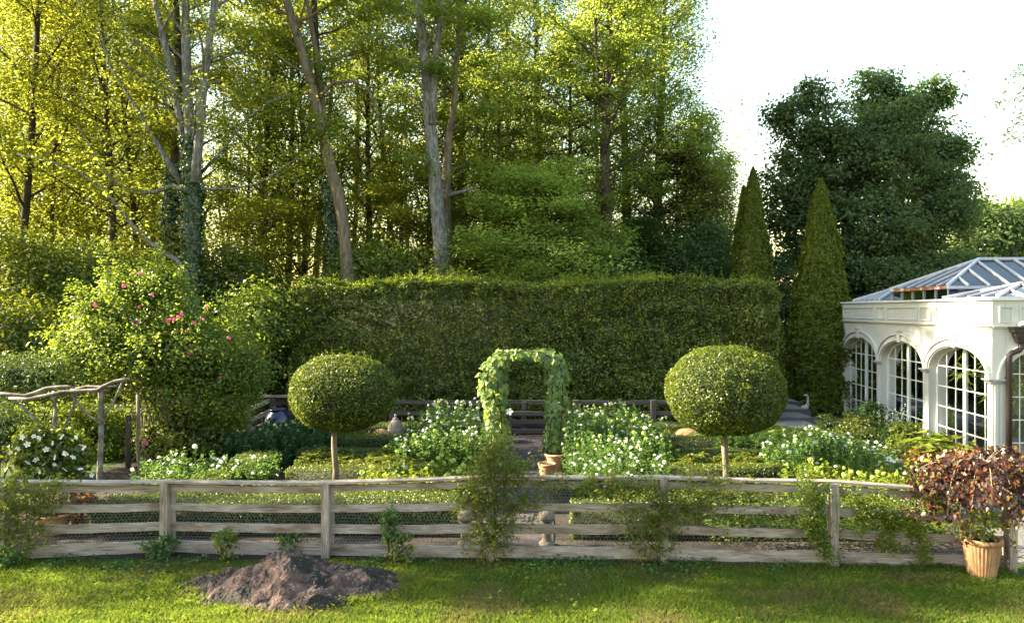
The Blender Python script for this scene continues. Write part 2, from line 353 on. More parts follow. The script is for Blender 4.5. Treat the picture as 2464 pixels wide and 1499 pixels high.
# ------------------------------------------------------------------ fences
def beam_uneven(mb, p, q, wd, h0, sag=.0, n=8, amp=.006):
    """hand sawn board from p to q, slightly wavy edges; wd across, h0 high"""
    p, q = np.array(p, float), np.array(q, float); d = q - p; nrm = np.array([-d[1], d[0], 0]); nrm /= np.linalg.norm(nrm)
    vs = []; fs = []
    for i in range(n + 1):
        c = p + d * i / n; c[2] -= sag * math.sin(PI * i / n)
        a, b = random.uniform(-amp, amp), random.uniform(-amp, amp); o = random.uniform(-.003, .003)
        for s_, z in ((-1, -h0 / 2 + a), (1, -h0 / 2 + a), (1, h0 / 2 + b), (-1, h0 / 2 + b)):
            vs.append(c + nrm * (s_ * wd / 2 + o) + np.array([0, 0, z]))
    for i in range(n):
        for k in range(4):
            k2 = (k + 1) % 4; fs.append((i * 4 + k, (i + 1) * 4 + k, (i + 1) * 4 + k2, i * 4 + k2))
    fs += [(0, 1, 2, 3), tuple(n * 4 + k for k in (3, 2, 1, 0))]
    mb.add(vs, fs)
def make_board(name, p, q, wd, ht, mat, parent, **k):
    """board whose own object axis X runs along the grain"""
    p, q = Vector(p), Vector(q); d = q - p
    mb = MB(); beam_uneven(mb, (-d.length / 2, 0, 0), (d.length / 2, 0, 0), wd, ht, **k)
    o = mb.build(name, mat); o.parent = parent
    o.location = (p + q) / 2 - Vector(parent_loc(parent))
    o.rotation_euler = d.to_track_quat('X', 'Z').to_euler(); return o
posts = [(-60, 1152, 1352), (15, 1160, 1345), (403, 1160, 1330), (787, 1162, 1337), (1180, 1148, 1345), (1594, 1150, 1350), (2000, 1160, 1358), (2424, 1188, 1371)]
fence = thing('rail_fence', 'long weathered grey four rail wooden fence with chicken wire between lawn and garden', 'fence', (0, 11.1, 0))
PT = []
for px, t_, b_ in posts:
    Y = gy(b_); X = (px - 1232) / F * Y; z = H - (t_ - 745) / F * Y; PT.append((X, Y, z))
def post(parent, X, Y, z, wd, mat, name='post'):
    o = make_board(name, (X, Y, -.05), (X, Y, z), wd, wd * 1.1, mat, parent, n=5, amp=.003)
    return o
for i, (X, Y, z) in enumerate(PT):
    if i == 0: continue
    post(fence, X, Y - .085, z + .005, .105, M_WOOD)
    post(fence, X + .035, Y + .045, z - .03, .095, M_WOOD, 'rear_post')
rails = [(.925, .10), (.655, .112), (.385, .135), (.105, .175)]
for i in range(len(PT) - 1):
    (x0, y0, z0), (x1, y1, z1) = PT[i], PT[i + 1]
    for k, (fz, ht) in enumerate(rails):
        a = (x0 + .004, y0 - .012, z0 * fz + random.uniform(-.012, .012)); b = (x1 - .004, y1 - .012, z1 * fz + random.uniform(-.012, .012))
        make_board('rail', a, b, .038, ht * random.uniform(.93, 1.07), M_WOOD, fence, sag=.012, amp=.005 if k < 3 else .008, n=10)
    make_board('cap_rail', (x0 + .002, y0 - .03, z0 + .022), (x1 - .002, y1 - .03, z1 + .022), .17, .03, M_WOOD, fence, sag=.012, amp=.003)
def wire(parent, x0, y0, x1, y1, zt, ce=.052, r=.0011):
    mb = MB(); L = math.hypot(x1 - x0, y1 - y0); ux, uy = (x1 - x0) / L, (y1 - y0) / L
    hh = ce * .87; nxx = int(L / ce); nz = int(zt / hh)
    segs = []
    for j in range(nz):
        z = .02 + j * hh; off = (j % 2) * ce / 2
        for i in range(nxx):
            u = i * ce + off; m = u + ce / 2
            segs.append(((u, z), (m, z + hh * .33))); segs.append(((m, z + hh * .33), (u + ce, z))); segs.append(((m, z + hh * .33), (m, z + hh)))
    S_ = np.array(segs); A = S_[:, 0]; B = S_[:, 1]; d = unit(B - A); nrm = np.stack([-d[:, 1], d[:, 0]], 1) * r
    def P3(q, t): return np.stack([x0 + ux * q[:, 0] - uy * t, y0 + uy * q[:, 0] + ux * t, q[:, 1]], 1)
    # each wire: a flattened 2-face strip pair (cross) to keep thickness from every side
    V1 = np.stack([P3(A - nrm, 0), P3(B - nrm, 0), P3(B + nrm, 0), P3(A + nrm, 0)], 1).reshape(-1, 3)
    V2 = np.stack([P3(A, -r), P3(B, -r), P3(B, r), P3(A, r)], 1).reshape(-1, 3)
    return leaf_mesh('wire_mesh', np.concatenate([V1, V2]), M_WIRE, parent)
for i in range(len(PT) - 1):
    (x0, y0, z0), (x1, y1, z1) = PT[i], PT[i + 1]
    if i == 4: pass
    wire(fence, x0, y0 + .016, x1, y1 + .016, z0 * .92)

bf = thing('rail_fence', 'dark shaded wooden rail fence at the back of the garden below the tall hedge', 'fence', (0, 22.3, 0))
bp_ = [(-7.1, 22.3), (-3.6, 22.4), (.35, 22.35), (1.9, 22.3), (4.2, 22.3), (6.6, 22.3)]
for i, (x, y) in enumerate(bp_):
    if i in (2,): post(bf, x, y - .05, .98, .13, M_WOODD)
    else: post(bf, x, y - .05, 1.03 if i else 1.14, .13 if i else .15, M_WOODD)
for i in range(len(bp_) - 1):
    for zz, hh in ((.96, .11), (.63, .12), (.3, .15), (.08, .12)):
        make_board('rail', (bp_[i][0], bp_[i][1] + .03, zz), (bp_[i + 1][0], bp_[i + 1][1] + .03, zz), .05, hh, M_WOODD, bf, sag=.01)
pts = [(-7.15, 22.28), (-7.62, 21.6), (-8.1, 19.6)]
for j in range(2):
    if j == 0: pass
    (xa, ya), (xb, yb) = pts[j], pts[j + 1]
    for zz, hh in ((.93, .12), (.6, .12), (.28, .14)):
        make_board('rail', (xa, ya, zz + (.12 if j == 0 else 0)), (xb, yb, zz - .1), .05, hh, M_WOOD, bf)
post(bf, -7.62, 21.55, .95, .15, M_WOOD)
make_board('cap_rail', (-7.5, 22.1, 1.17), (-6.1, 22.35, 1.13), .22, .05, M_WOOD, bf)
# back gate: sagging cross bar bench-like rails in the middle
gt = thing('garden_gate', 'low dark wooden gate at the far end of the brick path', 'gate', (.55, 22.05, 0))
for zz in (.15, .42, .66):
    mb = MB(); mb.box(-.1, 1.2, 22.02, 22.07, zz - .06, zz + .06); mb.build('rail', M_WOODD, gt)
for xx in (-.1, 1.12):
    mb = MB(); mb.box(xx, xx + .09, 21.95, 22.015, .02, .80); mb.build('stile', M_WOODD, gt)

# ------------------------------------------------------------------ plants: generic builders
def hedge_leaves(x0, x1, y0, y1, z0, z1, dens, size, faces='FTLR', bump=.06, seed=0, skew=AX, thin=.0, round_=.0):
    """leaves over the faces of a clipped box; F front, T top, L/R sides, B back"""
    out = []; nn = []
    def push(P, Nn): out.append(P); nn.append(np.tile(Nn, (len(P), 1)))
    for f in faces:
        if f in 'FB':
            n = int((x1 - x0) * (z1 - z0) * dens); P = np.stack([rng.uniform(x0, x1, n), np.full(n, y0 if f == 'F' else y1), rng.uniform(z0, z1, n)], 1); push(P, [0, -1. if f == 'F' else 1, .25])
        if f == 'T':
            n = int((x1 - x0) * (y1 - y0) * dens); P = np.stack([rng.uniform(x0, x1, n), rng.uniform(y0, y1, n), np.full(n, z1)], 1); push(P, [0, 0, 1.])
        if f in 'LR':
            n = int((y1 - y0) * (z1 - z0) * dens); P = np.stack([np.full(n, x0 if f == 'L' else x1), rng.uniform(y0, y1, n), rng.uniform(z0, z1, n)], 1); push(P, [-1. if f == 'L' else 1, 0, .25])
    P = np.concatenate(out); Nn = np.concatenate(nn)
    d = fnoise(P, 1.6, seed) * bump + fnoise(P, 5.5, seed + 1) * bump * .5 + rng.normal(0, size * .45, len(P))
    P = P + Nn * d[:, None]
    if round_:
        ex = np.clip((np.abs(P[:, 0] - (x0 + x1) / 2) - ((x1 - x0) / 2 - round_)) / round_, 0, 1)
        P[:, 2] -= ex ** 2 * round_ * .45
    if thin: P, Nn = P[fnoise(P, 2.2, seed + 5) > -1.5 + thin], Nn[fnoise(P, 2.2, seed + 5) > -1.5 + thin]
    P[:, 0] += (P[:, 1] - y0) * skew
    return P, Nn
def hedge(name, label, cat, x0, x1, y0, y1, h, dens=1500, size=.04, mat=None, faces='FTLR', bump=.02, seed=0, top=None, core=True, group=None, spread=.9, **k):
    mat = mat or M_BOX
    P, Nn = hedge_leaves(x0, x1, y0, y1, .02, h, dens, size, faces, bump, seed, **k)
    V = leaf_data(P, size, Nn, spread)
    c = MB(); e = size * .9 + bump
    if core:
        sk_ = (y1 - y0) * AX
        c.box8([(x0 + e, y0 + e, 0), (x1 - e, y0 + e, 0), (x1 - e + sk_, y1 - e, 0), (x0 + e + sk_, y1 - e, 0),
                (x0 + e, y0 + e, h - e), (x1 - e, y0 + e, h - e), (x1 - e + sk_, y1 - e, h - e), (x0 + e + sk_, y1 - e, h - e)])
    t_ = thing(name, label, cat, ((x0 + x1) / 2, (y0 + y1) / 2, 0), group)
    leaf_mesh('foliage', V, [mat, M_CORE], t_, c)
    return t_
def blob_points(c, r, n, shell=.35, lump=.22, seed=0, zmin=None, sc=2.2):
    d = unit(rng.normal(size=(n, 3))); rr = 1 - shell * rng.random(n) ** 1.6
    l = 1 + lump * fnoise(d, sc, seed) + lump * .5 * fnoise(d, sc * 2.7, seed + 3)
    P = np.array(c) + d * np.array(r) * (rr * l)[:, None]
    Nn = unit(d / np.array(r))
    if zmin is not None: k = P[:, 2] > zmin; P, Nn = P[k], Nn[k]
    return P, Nn
def blob_core(mb, c, r, k=.72, seed=0, lump=.22, sc=2.2):
    n, m = 16, 10; vs = []; fs = []
    D = np.array([[math.sin(PI * j / m) * math.cos(2 * PI * i / n), math.sin(PI * j / m) * math.sin(2 * PI * i / n), math.cos(PI * j / m)] for j in range(m + 1) for i in range(n)])
    l = 1 + lump * fnoise(D, sc, seed) + lump * .5 * fnoise(D, sc * 2.7, seed + 3)
    P = np.array(c) + D * np.array(r) * (k * l)[:, None]
    for j in range(m):
        for i in range(n):
            i2 = (i + 1) % n; fs.append((j * n + i, (j + 1) * n + i, (j + 1) * n + i2, j * n + i2))
    mb.add(P, fs)
def clump_points(c, r, K, per, rc, seed=0, inner=.45, flat=.6, zmin=.03):
    """K leaf clumps spread through an ellipsoid, dense outside"""
    rr = np.random.default_rng(seed + 50)
    d = unit(rr.normal(size=(K, 3))); rad = 1 - inner * rr.random(K) ** 1.3
    C = np.array(c) + d * np.array(r) * (rad * (1 + .18 * fnoise(d, 2.4, seed)))[:, None]
    P = np.repeat(C, per, 0); o = rng.normal(size=P.shape) * rc * np.array([1, 1, flat]) * np.repeat(rr.uniform(.6, 1.3, K), per)[:, None]
    Nn = unit(np.repeat(d, per, 0) * .5 + unit(o) * .5 + [0, 0, .6]); P = P + o
    k = P[:, 2] > zmin; return P[k], Nn[k], C
def shrub(name, label, cat, c, r, K, per, rc, size, mat, seed=0, core=0.0, stems=6, group=None, inner=.45, spread=.8, flat=.6, aspect=.55):
    c = np.array(c, float); r = np.array(r, float)
    t_ = thing(name, label, cat, (c[0], c[1], 0), group)
    P, Nn, C = clump_points(c, r, K, per, rc, seed, inner, flat)
    mb = MB()
    if core: blob_core(mb, c, r, core, seed, .1)
    leaf_mesh('foliage', leaf_data(P, size, Nn, spread, aspect), [mat, M_CORE], t_, mb if core else None)
    if stems:
        sm = MB(); rr = random.Random(seed)
        for i in range(stems):
            q = C[rr.randrange(len(C))]; b = np.array([c[0] + rr.uniform(-.25, .25) * r[0], c[1] + rr.uniform(-.2, .2) * r[1], 0])
            mid = (b + q) / 2 + [rr.uniform(-.1, .1), rr.uniform(-.1, .1), .1 * r[2]]
            r0 = .012 + .012 * r[2]
            sm.tube([b, (b + mid) / 2 + [0, 0, .05], mid, q], [r0, r0 * .85, r0 * .6, r0 * .25], 5)
        sm.build('stems', M_BARKD, t_)
    return t_, C

def flower_head_mesh(mat, r=.045, layers=3, dome=.5):
    V = []
    for L in range(layers):
        rr = r * (1 - L * .28); n = 11 - 2 * L; z = r * dome * L * .55
        for k in range(n):
            t = 2 * PI * k / n + L * .4; ct, st = math.cos(t), math.sin(t); wv = rr * .34
            a = (ct * rr * .1, st * rr * .1, z + r * .12); b = (ct * rr, st * rr, z - r * .12)
            m1 = (ct * rr * .7 - st * wv, st * rr * .7 + ct * wv, z + r * .08); m2 = (ct * rr * .7 + st * wv, st * rr * .7 - ct * wv, z + r * .08)
            V += [a, m2, b, m1]
    o = leaf_mesh('flower_head', np.array(V, float), mat); me = o.data; bpy.data.objects.remove(o); return me
def ball_head_mesh(mat, r=.045):
    d = unit(rng.normal(size=(70, 3))); V = leaf_data(d * r * .8, r * .7, d, .35, .7)
    o = leaf_mesh('flower_head', V, mat); me = o.data; bpy.data.objects.remove(o); return me
def star_mesh(mat, r=.055):
    V = []
    for k in range(5):
        t = 2 * PI * k / 5; ct, st = math.cos(t), math.sin(t); wv = r * .36
        V += [(0, 0, 0), (ct * r * .7 + st * wv, st * r * .7 - ct * wv, r * .3), (ct * r * 1.05, st * r * 1.05, r * .12), (ct * r * .7 - st * wv, st * r * .7 + ct * wv, r * .3)]
    o = leaf_mesh('flower', np.array(V, float), mat); me = o.data; bpy.data.objects.remove(o); return me
ZW = [flower_head_mesh(M_WHITE, .05), flower_head_mesh(M_WHITE, .042, 4, .8)]
ZG = [ball_head_mesh(M_GREENFL, .05), flower_head_mesh(M_GREENFL, .042, 4, .9)]
ZB = [ball_head_mesh(M_WHITE, .055)]
STAR = star_mesh(M_WHITE, .085); PINKM = ball_head_mesh(M_PINK, .07)
def put(me, name, parent, p, rot, s=1.0):
    o = bpy.data.objects.new(name, me); COL.objects.link(o); o.parent = parent
    L = parent_loc(parent); o.location = (p[0] - L[0], p[1] - L[1], p[2] - L[2]); o.rotation_euler = rot; o.scale = (s, s, s); return o

def flower_mass(label, poly, hfun, nf, mat, heads, weights, nleaf=9000, size=.085, seed=0, name='flowering_plants', group='white flower masses in the garden beds', hsc=1.0):
    """poly: (x0,x1,y0,y1) footprint; hfun(x,y)->height; leaves through the volume, heads on the top surface"""
    x0, x1, y0, y1 = poly; rr = np.random.default_rng(seed)
    t_ = thing(name, label, 'flowers', ((x0 + x1) / 2, (y0 + y1) / 2, 0), group)
    ns = max(60, nleaf // 42); X = rr.uniform(x0, x1, ns * 2); Y = rr.uniform(y0, y1, ns * 2)
    cx, cy = (x0 + x1) / 2, (y0 + y1) / 2
    e = (np.abs(X - cx) / ((x1 - x0) / 2)) ** 3 + (np.abs(Y - cy) / ((y1 - y0) / 2)) ** 3; k = e < rr.uniform(.55, 1.2, ns * 2); X, Y = X[k][:ns], Y[k][:ns]
    hh = np.array([hfun(a, b) for a, b in zip(X, Y)]) * (1 + .12 * fnoise(np.stack([X, Y], 1), 3.5, seed)) * rr.uniform(.72, 1.16, len(X))
    tx, ty = rr.normal(0, .07, len(X)), rr.normal(0, .06, len(X)); m = 42
    f = rr.random((len(X), m)) ** .75; a_ = rr.uniform(0, 2 * PI, (len(X), m)); q = (.035 + .10 * rr.random((len(X), m))) * (1.25 - f)
    P = np.stack([X[:, None] + tx[:, None] * f + np.cos(a_) * q, Y[:, None] + ty[:, None] * f + np.sin(a_) * q, hh[:, None] * f * .97 + .01], -1).reshape(-1, 3)
    U = np.stack([np.cos(a_), np.sin(a_), np.full(a_.shape, .45)], -1).reshape(-1, 3)
    Nn = np.cross(U, unit(np.cross(U, UPV))) * -1; Nn[:, 2] = np.abs(Nn[:, 2])
    leaf_mesh('foliage', leaf_data(P, size * .95, Nn, .75, .34), [mat], t_)
    sm = MB()
    for j in range(0, len(X), max(1, len(X) // 95)): sm.tube([(X[j], Y[j], 0), (X[j] + tx[j], Y[j] + ty[j], hh[j])], [.006, .004], 4)
    sm.build('stems', mat, t_)
    order = rr.permutation(len(X)); fr_ = np.argsort(-hh[order]); 
    for i in range(nf):
        j = order[i % len(order)]; hd = heads[int(rr.choice(len(heads), p=weights))]; o1 = 0 if i < len(order) else rr.uniform(-.1, .1)
        put(hd, 'flower_head', t_, (X[j] + tx[j] + o1, Y[j] + ty[j] - .01 + o1, hh[j] + .015), (rr.normal(.35, .3), rr.normal(0, .25), rr.uniform(0, 6)), rr.uniform(.65, 1.2) * hsc * .95)
    return t_
# ------------------------------------------------------------------ conservatory
N0 = np.array([11.17, 17.4, 0.0]); DA = np.array([.0666, .9978, 0]); DB = np.array([.9978, -.0666, 0]); UP = np.array([0, 0, 1.0])
def W3(s, t, z): return N0 + DA * s + DB * t + UP * z
WH = 4.0; SPR = 2.10; RISE = .68
cons = thing('conservatory', 'cream painted conservatory with tall arched windows and a glass lantern roof', 'conservatory', tuple(N0))
def arch_pts(c, a, rise, n=20, spr=SPR):
    return [(c - a * math.cos(PI * i / n), spr + rise * math.sin(PI * i / n)) for i in range(n + 1)]
class Wall:                                # u along the wall, d outward depth, z up
    def __init__(s, fn): s.fn = fn
    def P(s, u, d, z): return s.fn(u, d, z)
    def quad(s, mb, pts): mb.add([s.fn(*p) for p in pts], [tuple(range(len(pts)))])
    def box(s, mb, u0, u1, d0, d1, z0, z1):
        mb.box8([s.fn(u0, d1, z0), s.fn(u1, d1, z0), s.fn(u1, d0, z0), s.fn(u0, d0, z0), s.fn(u0, d1, z1), s.fn(u1, d1, z1), s.fn(u1, d0, z1), s.fn(u0, d0, z1)])
    def face(s, mb, u0, u1, ops, depth=.30, zt=WH - .06):
        """ops: list of (centre, half width)"""
        cur = u0
        for c, a in ops:
            s.box(mb, cur, c - a, -depth, 0, 0, zt)
            A = arch_pts(c, a, RISE)
            for (ua, za), (ub, zb) in zip(A[:-1], A[1:]):
                F4 = [(ua, 0, za), (ub, 0, zb), (ub, 0, zt), (ua, 0, zt)]; B4 = [(u, -depth, z) for u, _, z in F4]
                s.quad(mb, F4); s.quad(mb, B4[::-1]); s.quad(mb, [(ua, 0, za), (ua, -depth, za), (ub, -depth, zb), (ub, 0, zb)])
            cur = c + a
        s.box(mb, cur, u1, -depth, 0, 0, zt)
    def band(s, mb, c, a0, r0, a1, r1, d, n=20):
        """archivolt between two ellipses, d proud of the wall"""
        A = arch_pts(c, a0, r0, n); B = arch_pts(c, a1, r1, n)
        for i in range(n):
            (ua, za), (ub, zb), (uc, zc), (ud, zd) = A[i], A[i + 1], B[i + 1], B[i]
            s.quad(mb, [(ua, d, za), (ub, d, zb), (uc, d, zc), (ud, d, zd)])
            s.quad(mb, [(ud, d, zd), (uc, d, zc), (uc, 0, zc), (ud, 0, zd)])
            s.quad(mb, [(ub, d, zb), (ua, d, za), (ua, 0, za), (ub, 0, zb)])
    def window(s, c, a, npane, parent, inset=.24, dbl=True):
        fr = MB(); A = arch_pts(c, a, RISE, 24); B = arch_pts(c, a - .055, RISE - .055, 24)
        d1, d0 = -inset + .03, -inset - .03
        for i in range(24):
            (ua, za), (ub, zb), (uc, zc), (ud, zd) = A[i], A[i + 1], B[i + 1], B[i]
            for dd in (d1, d0): s.quad(fr, [(ua, dd, za), (ub, dd, zb), (uc, dd, zc), (ud, dd, zd)])
            s.quad(fr, [(ud, d1, zd), (uc, d1, zc), (uc, d0, zc), (ud, d0, zd)])
        s.box(fr, c - a, c - a + .055, d0, d1, .05, SPR); s.box(fr, c + a - .055, c + a, d0, d1, .05, SPR)
        s.box(fr, c - a, c + a, d0, d1, 0, .10)
        def top(u): return SPR + (RISE - .05) * math.sqrt(max(0, 1 - ((u - c) / (a - .03)) ** 2))
        wfr = fr.build('window', M_TRIM, parent)
        mu = MB(); pw = 2 * (a - .055) / npane
        for i in range(1, npane):
            u = c - a + .055 + i * pw; m = dbl and i == npane // 2
            hw = .07 if m else .012
            s.box(mu, u - hw, u + hw, (-inset - .004) if not m else -inset - .01, (-inset + .014) if not m else d1, .10, top(u) - .0)
        for k in range(4):
            z = .59 + .54 * k
            if z > SPR: e = (a - .04) * math.sqrt(max(0, 1 - ((z - SPR) / (RISE - .04)) ** 2))
            else: e = a - .055
            s.box(mu, c - e, c + e, -inset - .006, -inset + .016, z - .013, z + .013)
        z = 2.70; e = (a - .04) * math.sqrt(max(0, 1 - ((z - SPR) / (RISE - .04)) ** 2))
        mu.build('glazing_bars', M_TRIM, wfr)
        gl = MB(); B = arch_pts(c, a - .05, RISE - .05, 24)
        s.quad(gl, [(c - a + .05, -inset, .08), (c + a - .05, -inset, .08)] + [(u, -inset, z) for u, z in B[::-1]])
        gl.build('glass', M_GLASS, wfr)
left = Wall(lambda u, d, z: W3(u, -d, z)); front = Wall(lambda u, d, z: W3(-d, u, z))
LO = [(1.62, 1.42), (4.72, 1.40), (7.80, 1.40)]; FO = [(1.14, .85), (3.3, .85), (5.4, .85)]
mb = MB(); left.face(mb, 0, 9.5, LO); mb.build('wall', M_PAINT, cons)
mb = MB(); front.face(mb, .302, 6.8, FO); mb.build('wall', M_PAINT, cons)
back = Wall(lambda u, d, z: W3(9.2 + d, u, z)); right = Wall(lambda u, d, z: W3(u, 6.8 + d, z))
mb = MB(); left_b = MB()
mb.box8([W3(9.2, .302, 0), W3(9.2, 6.8, 0), W3(9.5, 6.8, 0), W3(9.5, .302, 0), W3(9.2, .302, 3.94), W3(9.2, 6.8, 3.94), W3(9.5, 6.8, 3.94), W3(9.5, .302, 3.94)]); mb.build('wall', M_PAINT, cons)
mb = MB(); mb.box8([W3(0, 6.802, 0), W3(0, 7.1, 0), W3(9.5, 7.1, 0), W3(9.5, 6.802, 0), W3(0, 6.802, 3.94), W3(0, 7.1, 3.94), W3(9.5, 7.1, 3.94), W3(9.5, 6.802, 3.94)]); mb.build('wall', M_PAINT, cons)
for wl, ops, L in ((left, LO, 9.5), (front, FO, 7.1)):
    mb = MB()
    for (c, a) in ops:                                     # archivolts: two stepped bands
        wl.band(mb, c, a + .03, RISE + .03, a + .14, RISE + .14, .045); wl.band(mb, c, a + .15, RISE + .20, a + .20, RISE + .25, .075)
        wl.band(mb, c, a + .141, RISE + .141, a + .149, RISE + .199, .008)
    mb.build('arch_moulding', M_PAINT, cons)
    for (c, a) in ops:
        mb = MB(); z0, z1 = SPR + RISE - .02, SPR + RISE + .30
        mb.box8([wl.P(c - .07, .07, z0), wl.P(c + .07, .07, z0), wl.P(c + .07, 0.002, z0), wl.P(c - .07, .002, z0), wl.P(c - .12, .10, z1), wl.P(c + .12, .10, z1), wl.P(c + .12, .002, z1), wl.P(c - .12, .002, z1)])
        wl.box(mb, c - .14, c + .14, .002, .13, z1, z1 + .035); mb.build('keystone', M_PAINT, cons)
    piers = []; cur = 0
    for c, a in ops: piers.append((cur, c - a)); cur = c + a
    piers.append((cur, L if wl is left else 6.8))
    for u0, u1 in piers:                                   # impost caps and flutes
        u0b, u1b = u0 + (0.0 if u0 else -.05 if wl is left else .0), u1
        mb = MB(); wl.box(mb, max(u0b - .03, -.06 if wl is left else .0), u1b + .03, .002, .06, SPR - .09, SPR - .03)
        wl.box(mb, max(u0b - .05, -.09 if wl is left else 0), u1b + .05, .002, .12, SPR - .03, SPR + .01); mb.build('impost', M_CAPL, cons)
        mb = MB(); wd = u1 - u0 - .06
        if wd > .05:
            nf = max(2, int(wd / .09))
            for i in range(nf):
                uu = u0 + .03 + wd * (i + .5) / nf; wl.box(mb, uu - wd / nf * .32, uu + wd / nf * .32, .002, .022, .25, SPR - .12)
            wl.box(mb, u0 + .004, u1 - .004, .002, .05, 0, .2)
            mb.build('pilaster', M_PAINT, cons)
    mb = MB(); wl.box(mb, -.03 if wl is left else .0, L, .002, .035, 3.28, 3.32); wl.box(mb, -.03 if wl is left else 0, L, .002, .085, 3.32, 3.34); mb.build('string_course', M_PAINT, cons)
    pu = [(.3, 2.6), (2.85, 3.45), (3.65, 5.6), (5.8, 6.4), (6.6, 9.2)] if wl is left else [(.15, .45), (.6, 1.9), (2.2, 4.4), (4.7, 6.6)]
    for u0, u1 in pu:
        mb = MB(); b_ = .03
        for A_ in ((u0, u1, 3.42, 3.42 + b_), (u0, u1, 3.80 - b_, 3.80), (u0, u0 + b_, 3.42 + b_, 3.80 - b_), (u1 - b_, u1, 3.42 + b_, 3.80 - b_)):
            wl.box(mb, A_[0], A_[1], .002, .035, A_[2], A_[3])
        mb.build('panel_moulding', M_PAINT, cons)
mb = MB()
for (s0, s1, t0, t1) in ((-.07, .30, -.07, 7.17), (.30, 9.2, -.07, .30), (9.2, 9.57, -.07, 7.17), (.30, 9.2, 6.8, 7.17)):
    c = [W3(s0, t0, 3.94), W3(s0, t1, 3.94), W3(s1, t1, 3.94), W3(s1, t0, 3.94)]
    mb.box8([*c, *[p + UP * .05 for p in c]])
mb.build('cornice', M_TRIM, cons)
for c, a in LO: left.window(c, a - .004, 6, cons)
for c, a in FO: front.window(c, a - .004, 4, cons, dbl=False)
mb = MB(); mb.add([W3(.3, .3, .03), W3(.3, 6.8, .03), W3(9.2, 6.8, .03), W3(9.2, .3, .03)], [(0, 1, 2, 3)]); mb.build('floor_slab', M_DARKIN, cons)
def hip_roof(s0, s1, t0, t1, ze, zr, n_s, n_t, clere=None, run=None):
    rf = bpy.data.objects.new('lantern_roof', None); COL.objects.link(rf); rf.parent = cons; rf.location = (0, 0, 0)
    run = run or min(s1 - s0, t1 - t0) / 2; sl = (zr - ze) / run
    gl = MB(); a, b, c, d = (s0, t0), (s1, t0), (s1, t1), (s0, t1)
    if (t1 - t0) >= (s1 - s0): r0, r1 = ((s0 + s1) / 2, t0 + run), ((s0 + s1) / 2, t1 - run)
    else: r0, r1 = (s0 + run, (t0 + t1) / 2), (s1 - run, (t0 + t1) / 2)
    P = lambda q, z: W3(q[0], q[1], z)
    tt = (t1 - t0) >= (s1 - s0)
    if tt: gl.add([P(a, ze), P(b, ze), P(c, ze), P(d, ze), P(r0, zr), P(r1, zr)], [(0, 4, 1), (1, 4, 5, 2), (2, 5, 3), (3, 5, 4, 0)])
    else: gl.add([P(a, ze), P(b, ze), P(c, ze), P(d, ze), P(r0, zr), P(r1, zr)], [(0, 4, 5, 1), (1, 5, 2), (2, 5, 4, 3), (3, 4, 0)])
    gl.build('roof_glass', M_ROOFG, rf)
    br = MB(); e = .03
    br.bar(P(r0, zr + .03), P(r1, zr + .03), .10, .08)
    hips = ((a, r0), (d, r0), (b, r1), (c, r1)) if not tt else ((a, r0), (b, r0), (c, r1), (d, r1))
    for q, r in hips: br.bar(P(q, ze + e), P(r, zr + e), .075, .07)
    def zat(s, t): return ze + sl * min(s - s0, s1 - s, t - t0, t1 - t)
    for i in range(1, n_t):
        t = t0 + (t1 - t0) * i / n_t; ms = min(run, t - t0, t1 - t, (s1 - s0) / 2)
        for q0, q1 in (((s0, t), (s0 + ms, t)), ((s1, t), (s1 - ms, t))): br.bar(P(q0, zat(*q0) + e), P(q1, zat(*q1) + e), .05, .05)
    for i in range(1, n_s):
        s = s0 + (s1 - s0) * i / n_s; mt = min(run, s - s0, s1 - s, (t1 - t0) / 2)
        for q0, q1 in (((s, t0), (s, t0 + mt)), ((s, t1), (s, t1 - mt))): br.bar(P(q0, zat(*q0) + e), P(q1, zat(*q1) + e), .05, .05)
    br.build('rafters', M_ALU, rf)
    gb = MB()
    for (q0, q1) in ((a, d), (b, c), (c, d)): gb.bar(P(q0, ze - .03), P(q1, ze - .03), .10, .08)
    gb.build('gutter', M_ALU, rf)
    g2 = MB(); g2.bar(P((a[0] + .051, a[1]), ze - .03), P((b[0] - .051, b[1]), ze - .03), .10, .08); g2.build('gutter', M_RUST if clere else M_ALU, rf)
    if clere:
        cl = MB(); i_ = .06
        for (q0, q1) in (((s0 + i_, t0 + i_), (s0 + i_, t1 - i_)), ((s1 - i_, t0 + i_), (s1 - i_, t1 - i_)), ((s0 + i_, t0 + i_), (s1 - i_, t0 + i_)), ((s0 + i_, t1 - i_), (s1 - i_, t1 - i_))):
            cl.add([P(q0, clere), P(q1, clere), P(q1, ze - .07), P(q0, ze - .07)], [(0, 1, 2, 3)])
        cl.build('clerestory_glass', M_ROOFG, rf)
        for k in range(6):
            f = k / 5
            for (q0, q1) in (((s0 + .04, t0 + .04), (s0 + .04, t1 - .04)), ((s0 + .04, t0 + .04), (s1 - .04, t0 + .04))):
                if k == 0 and q1[0] != q0[0]: continue
                q = (q0[0] + (q1[0] - q0[0]) * f, q0[1] + (q1[1] - q0[1]) * f); cb = MB(); cb.bar(P(q, clere), P(q, ze - .07), .028, .028); cb.build('clerestory_post', M_ALU, rf)
    return rf
hip_roof(3.2, 6.8, .58, 6.7, 4.36, 5.20, 6, 11, clere=3.96)
hip_roof(.42, 3.0, .35, 6.6, 4.02, 4.36, 4, 10)
hip_roof(6.95, 9.1, .30, 6.6, 4.02, 4.46, 5, 9)
ps = MB()                                                   # low roof slope beside the lantern
q = [W3(5.3, .28, 4.02), W3(9.0, .28, 4.02), W3(6.85, 1.6, 4.75), W3(5.3, 1.6, 4.78)]
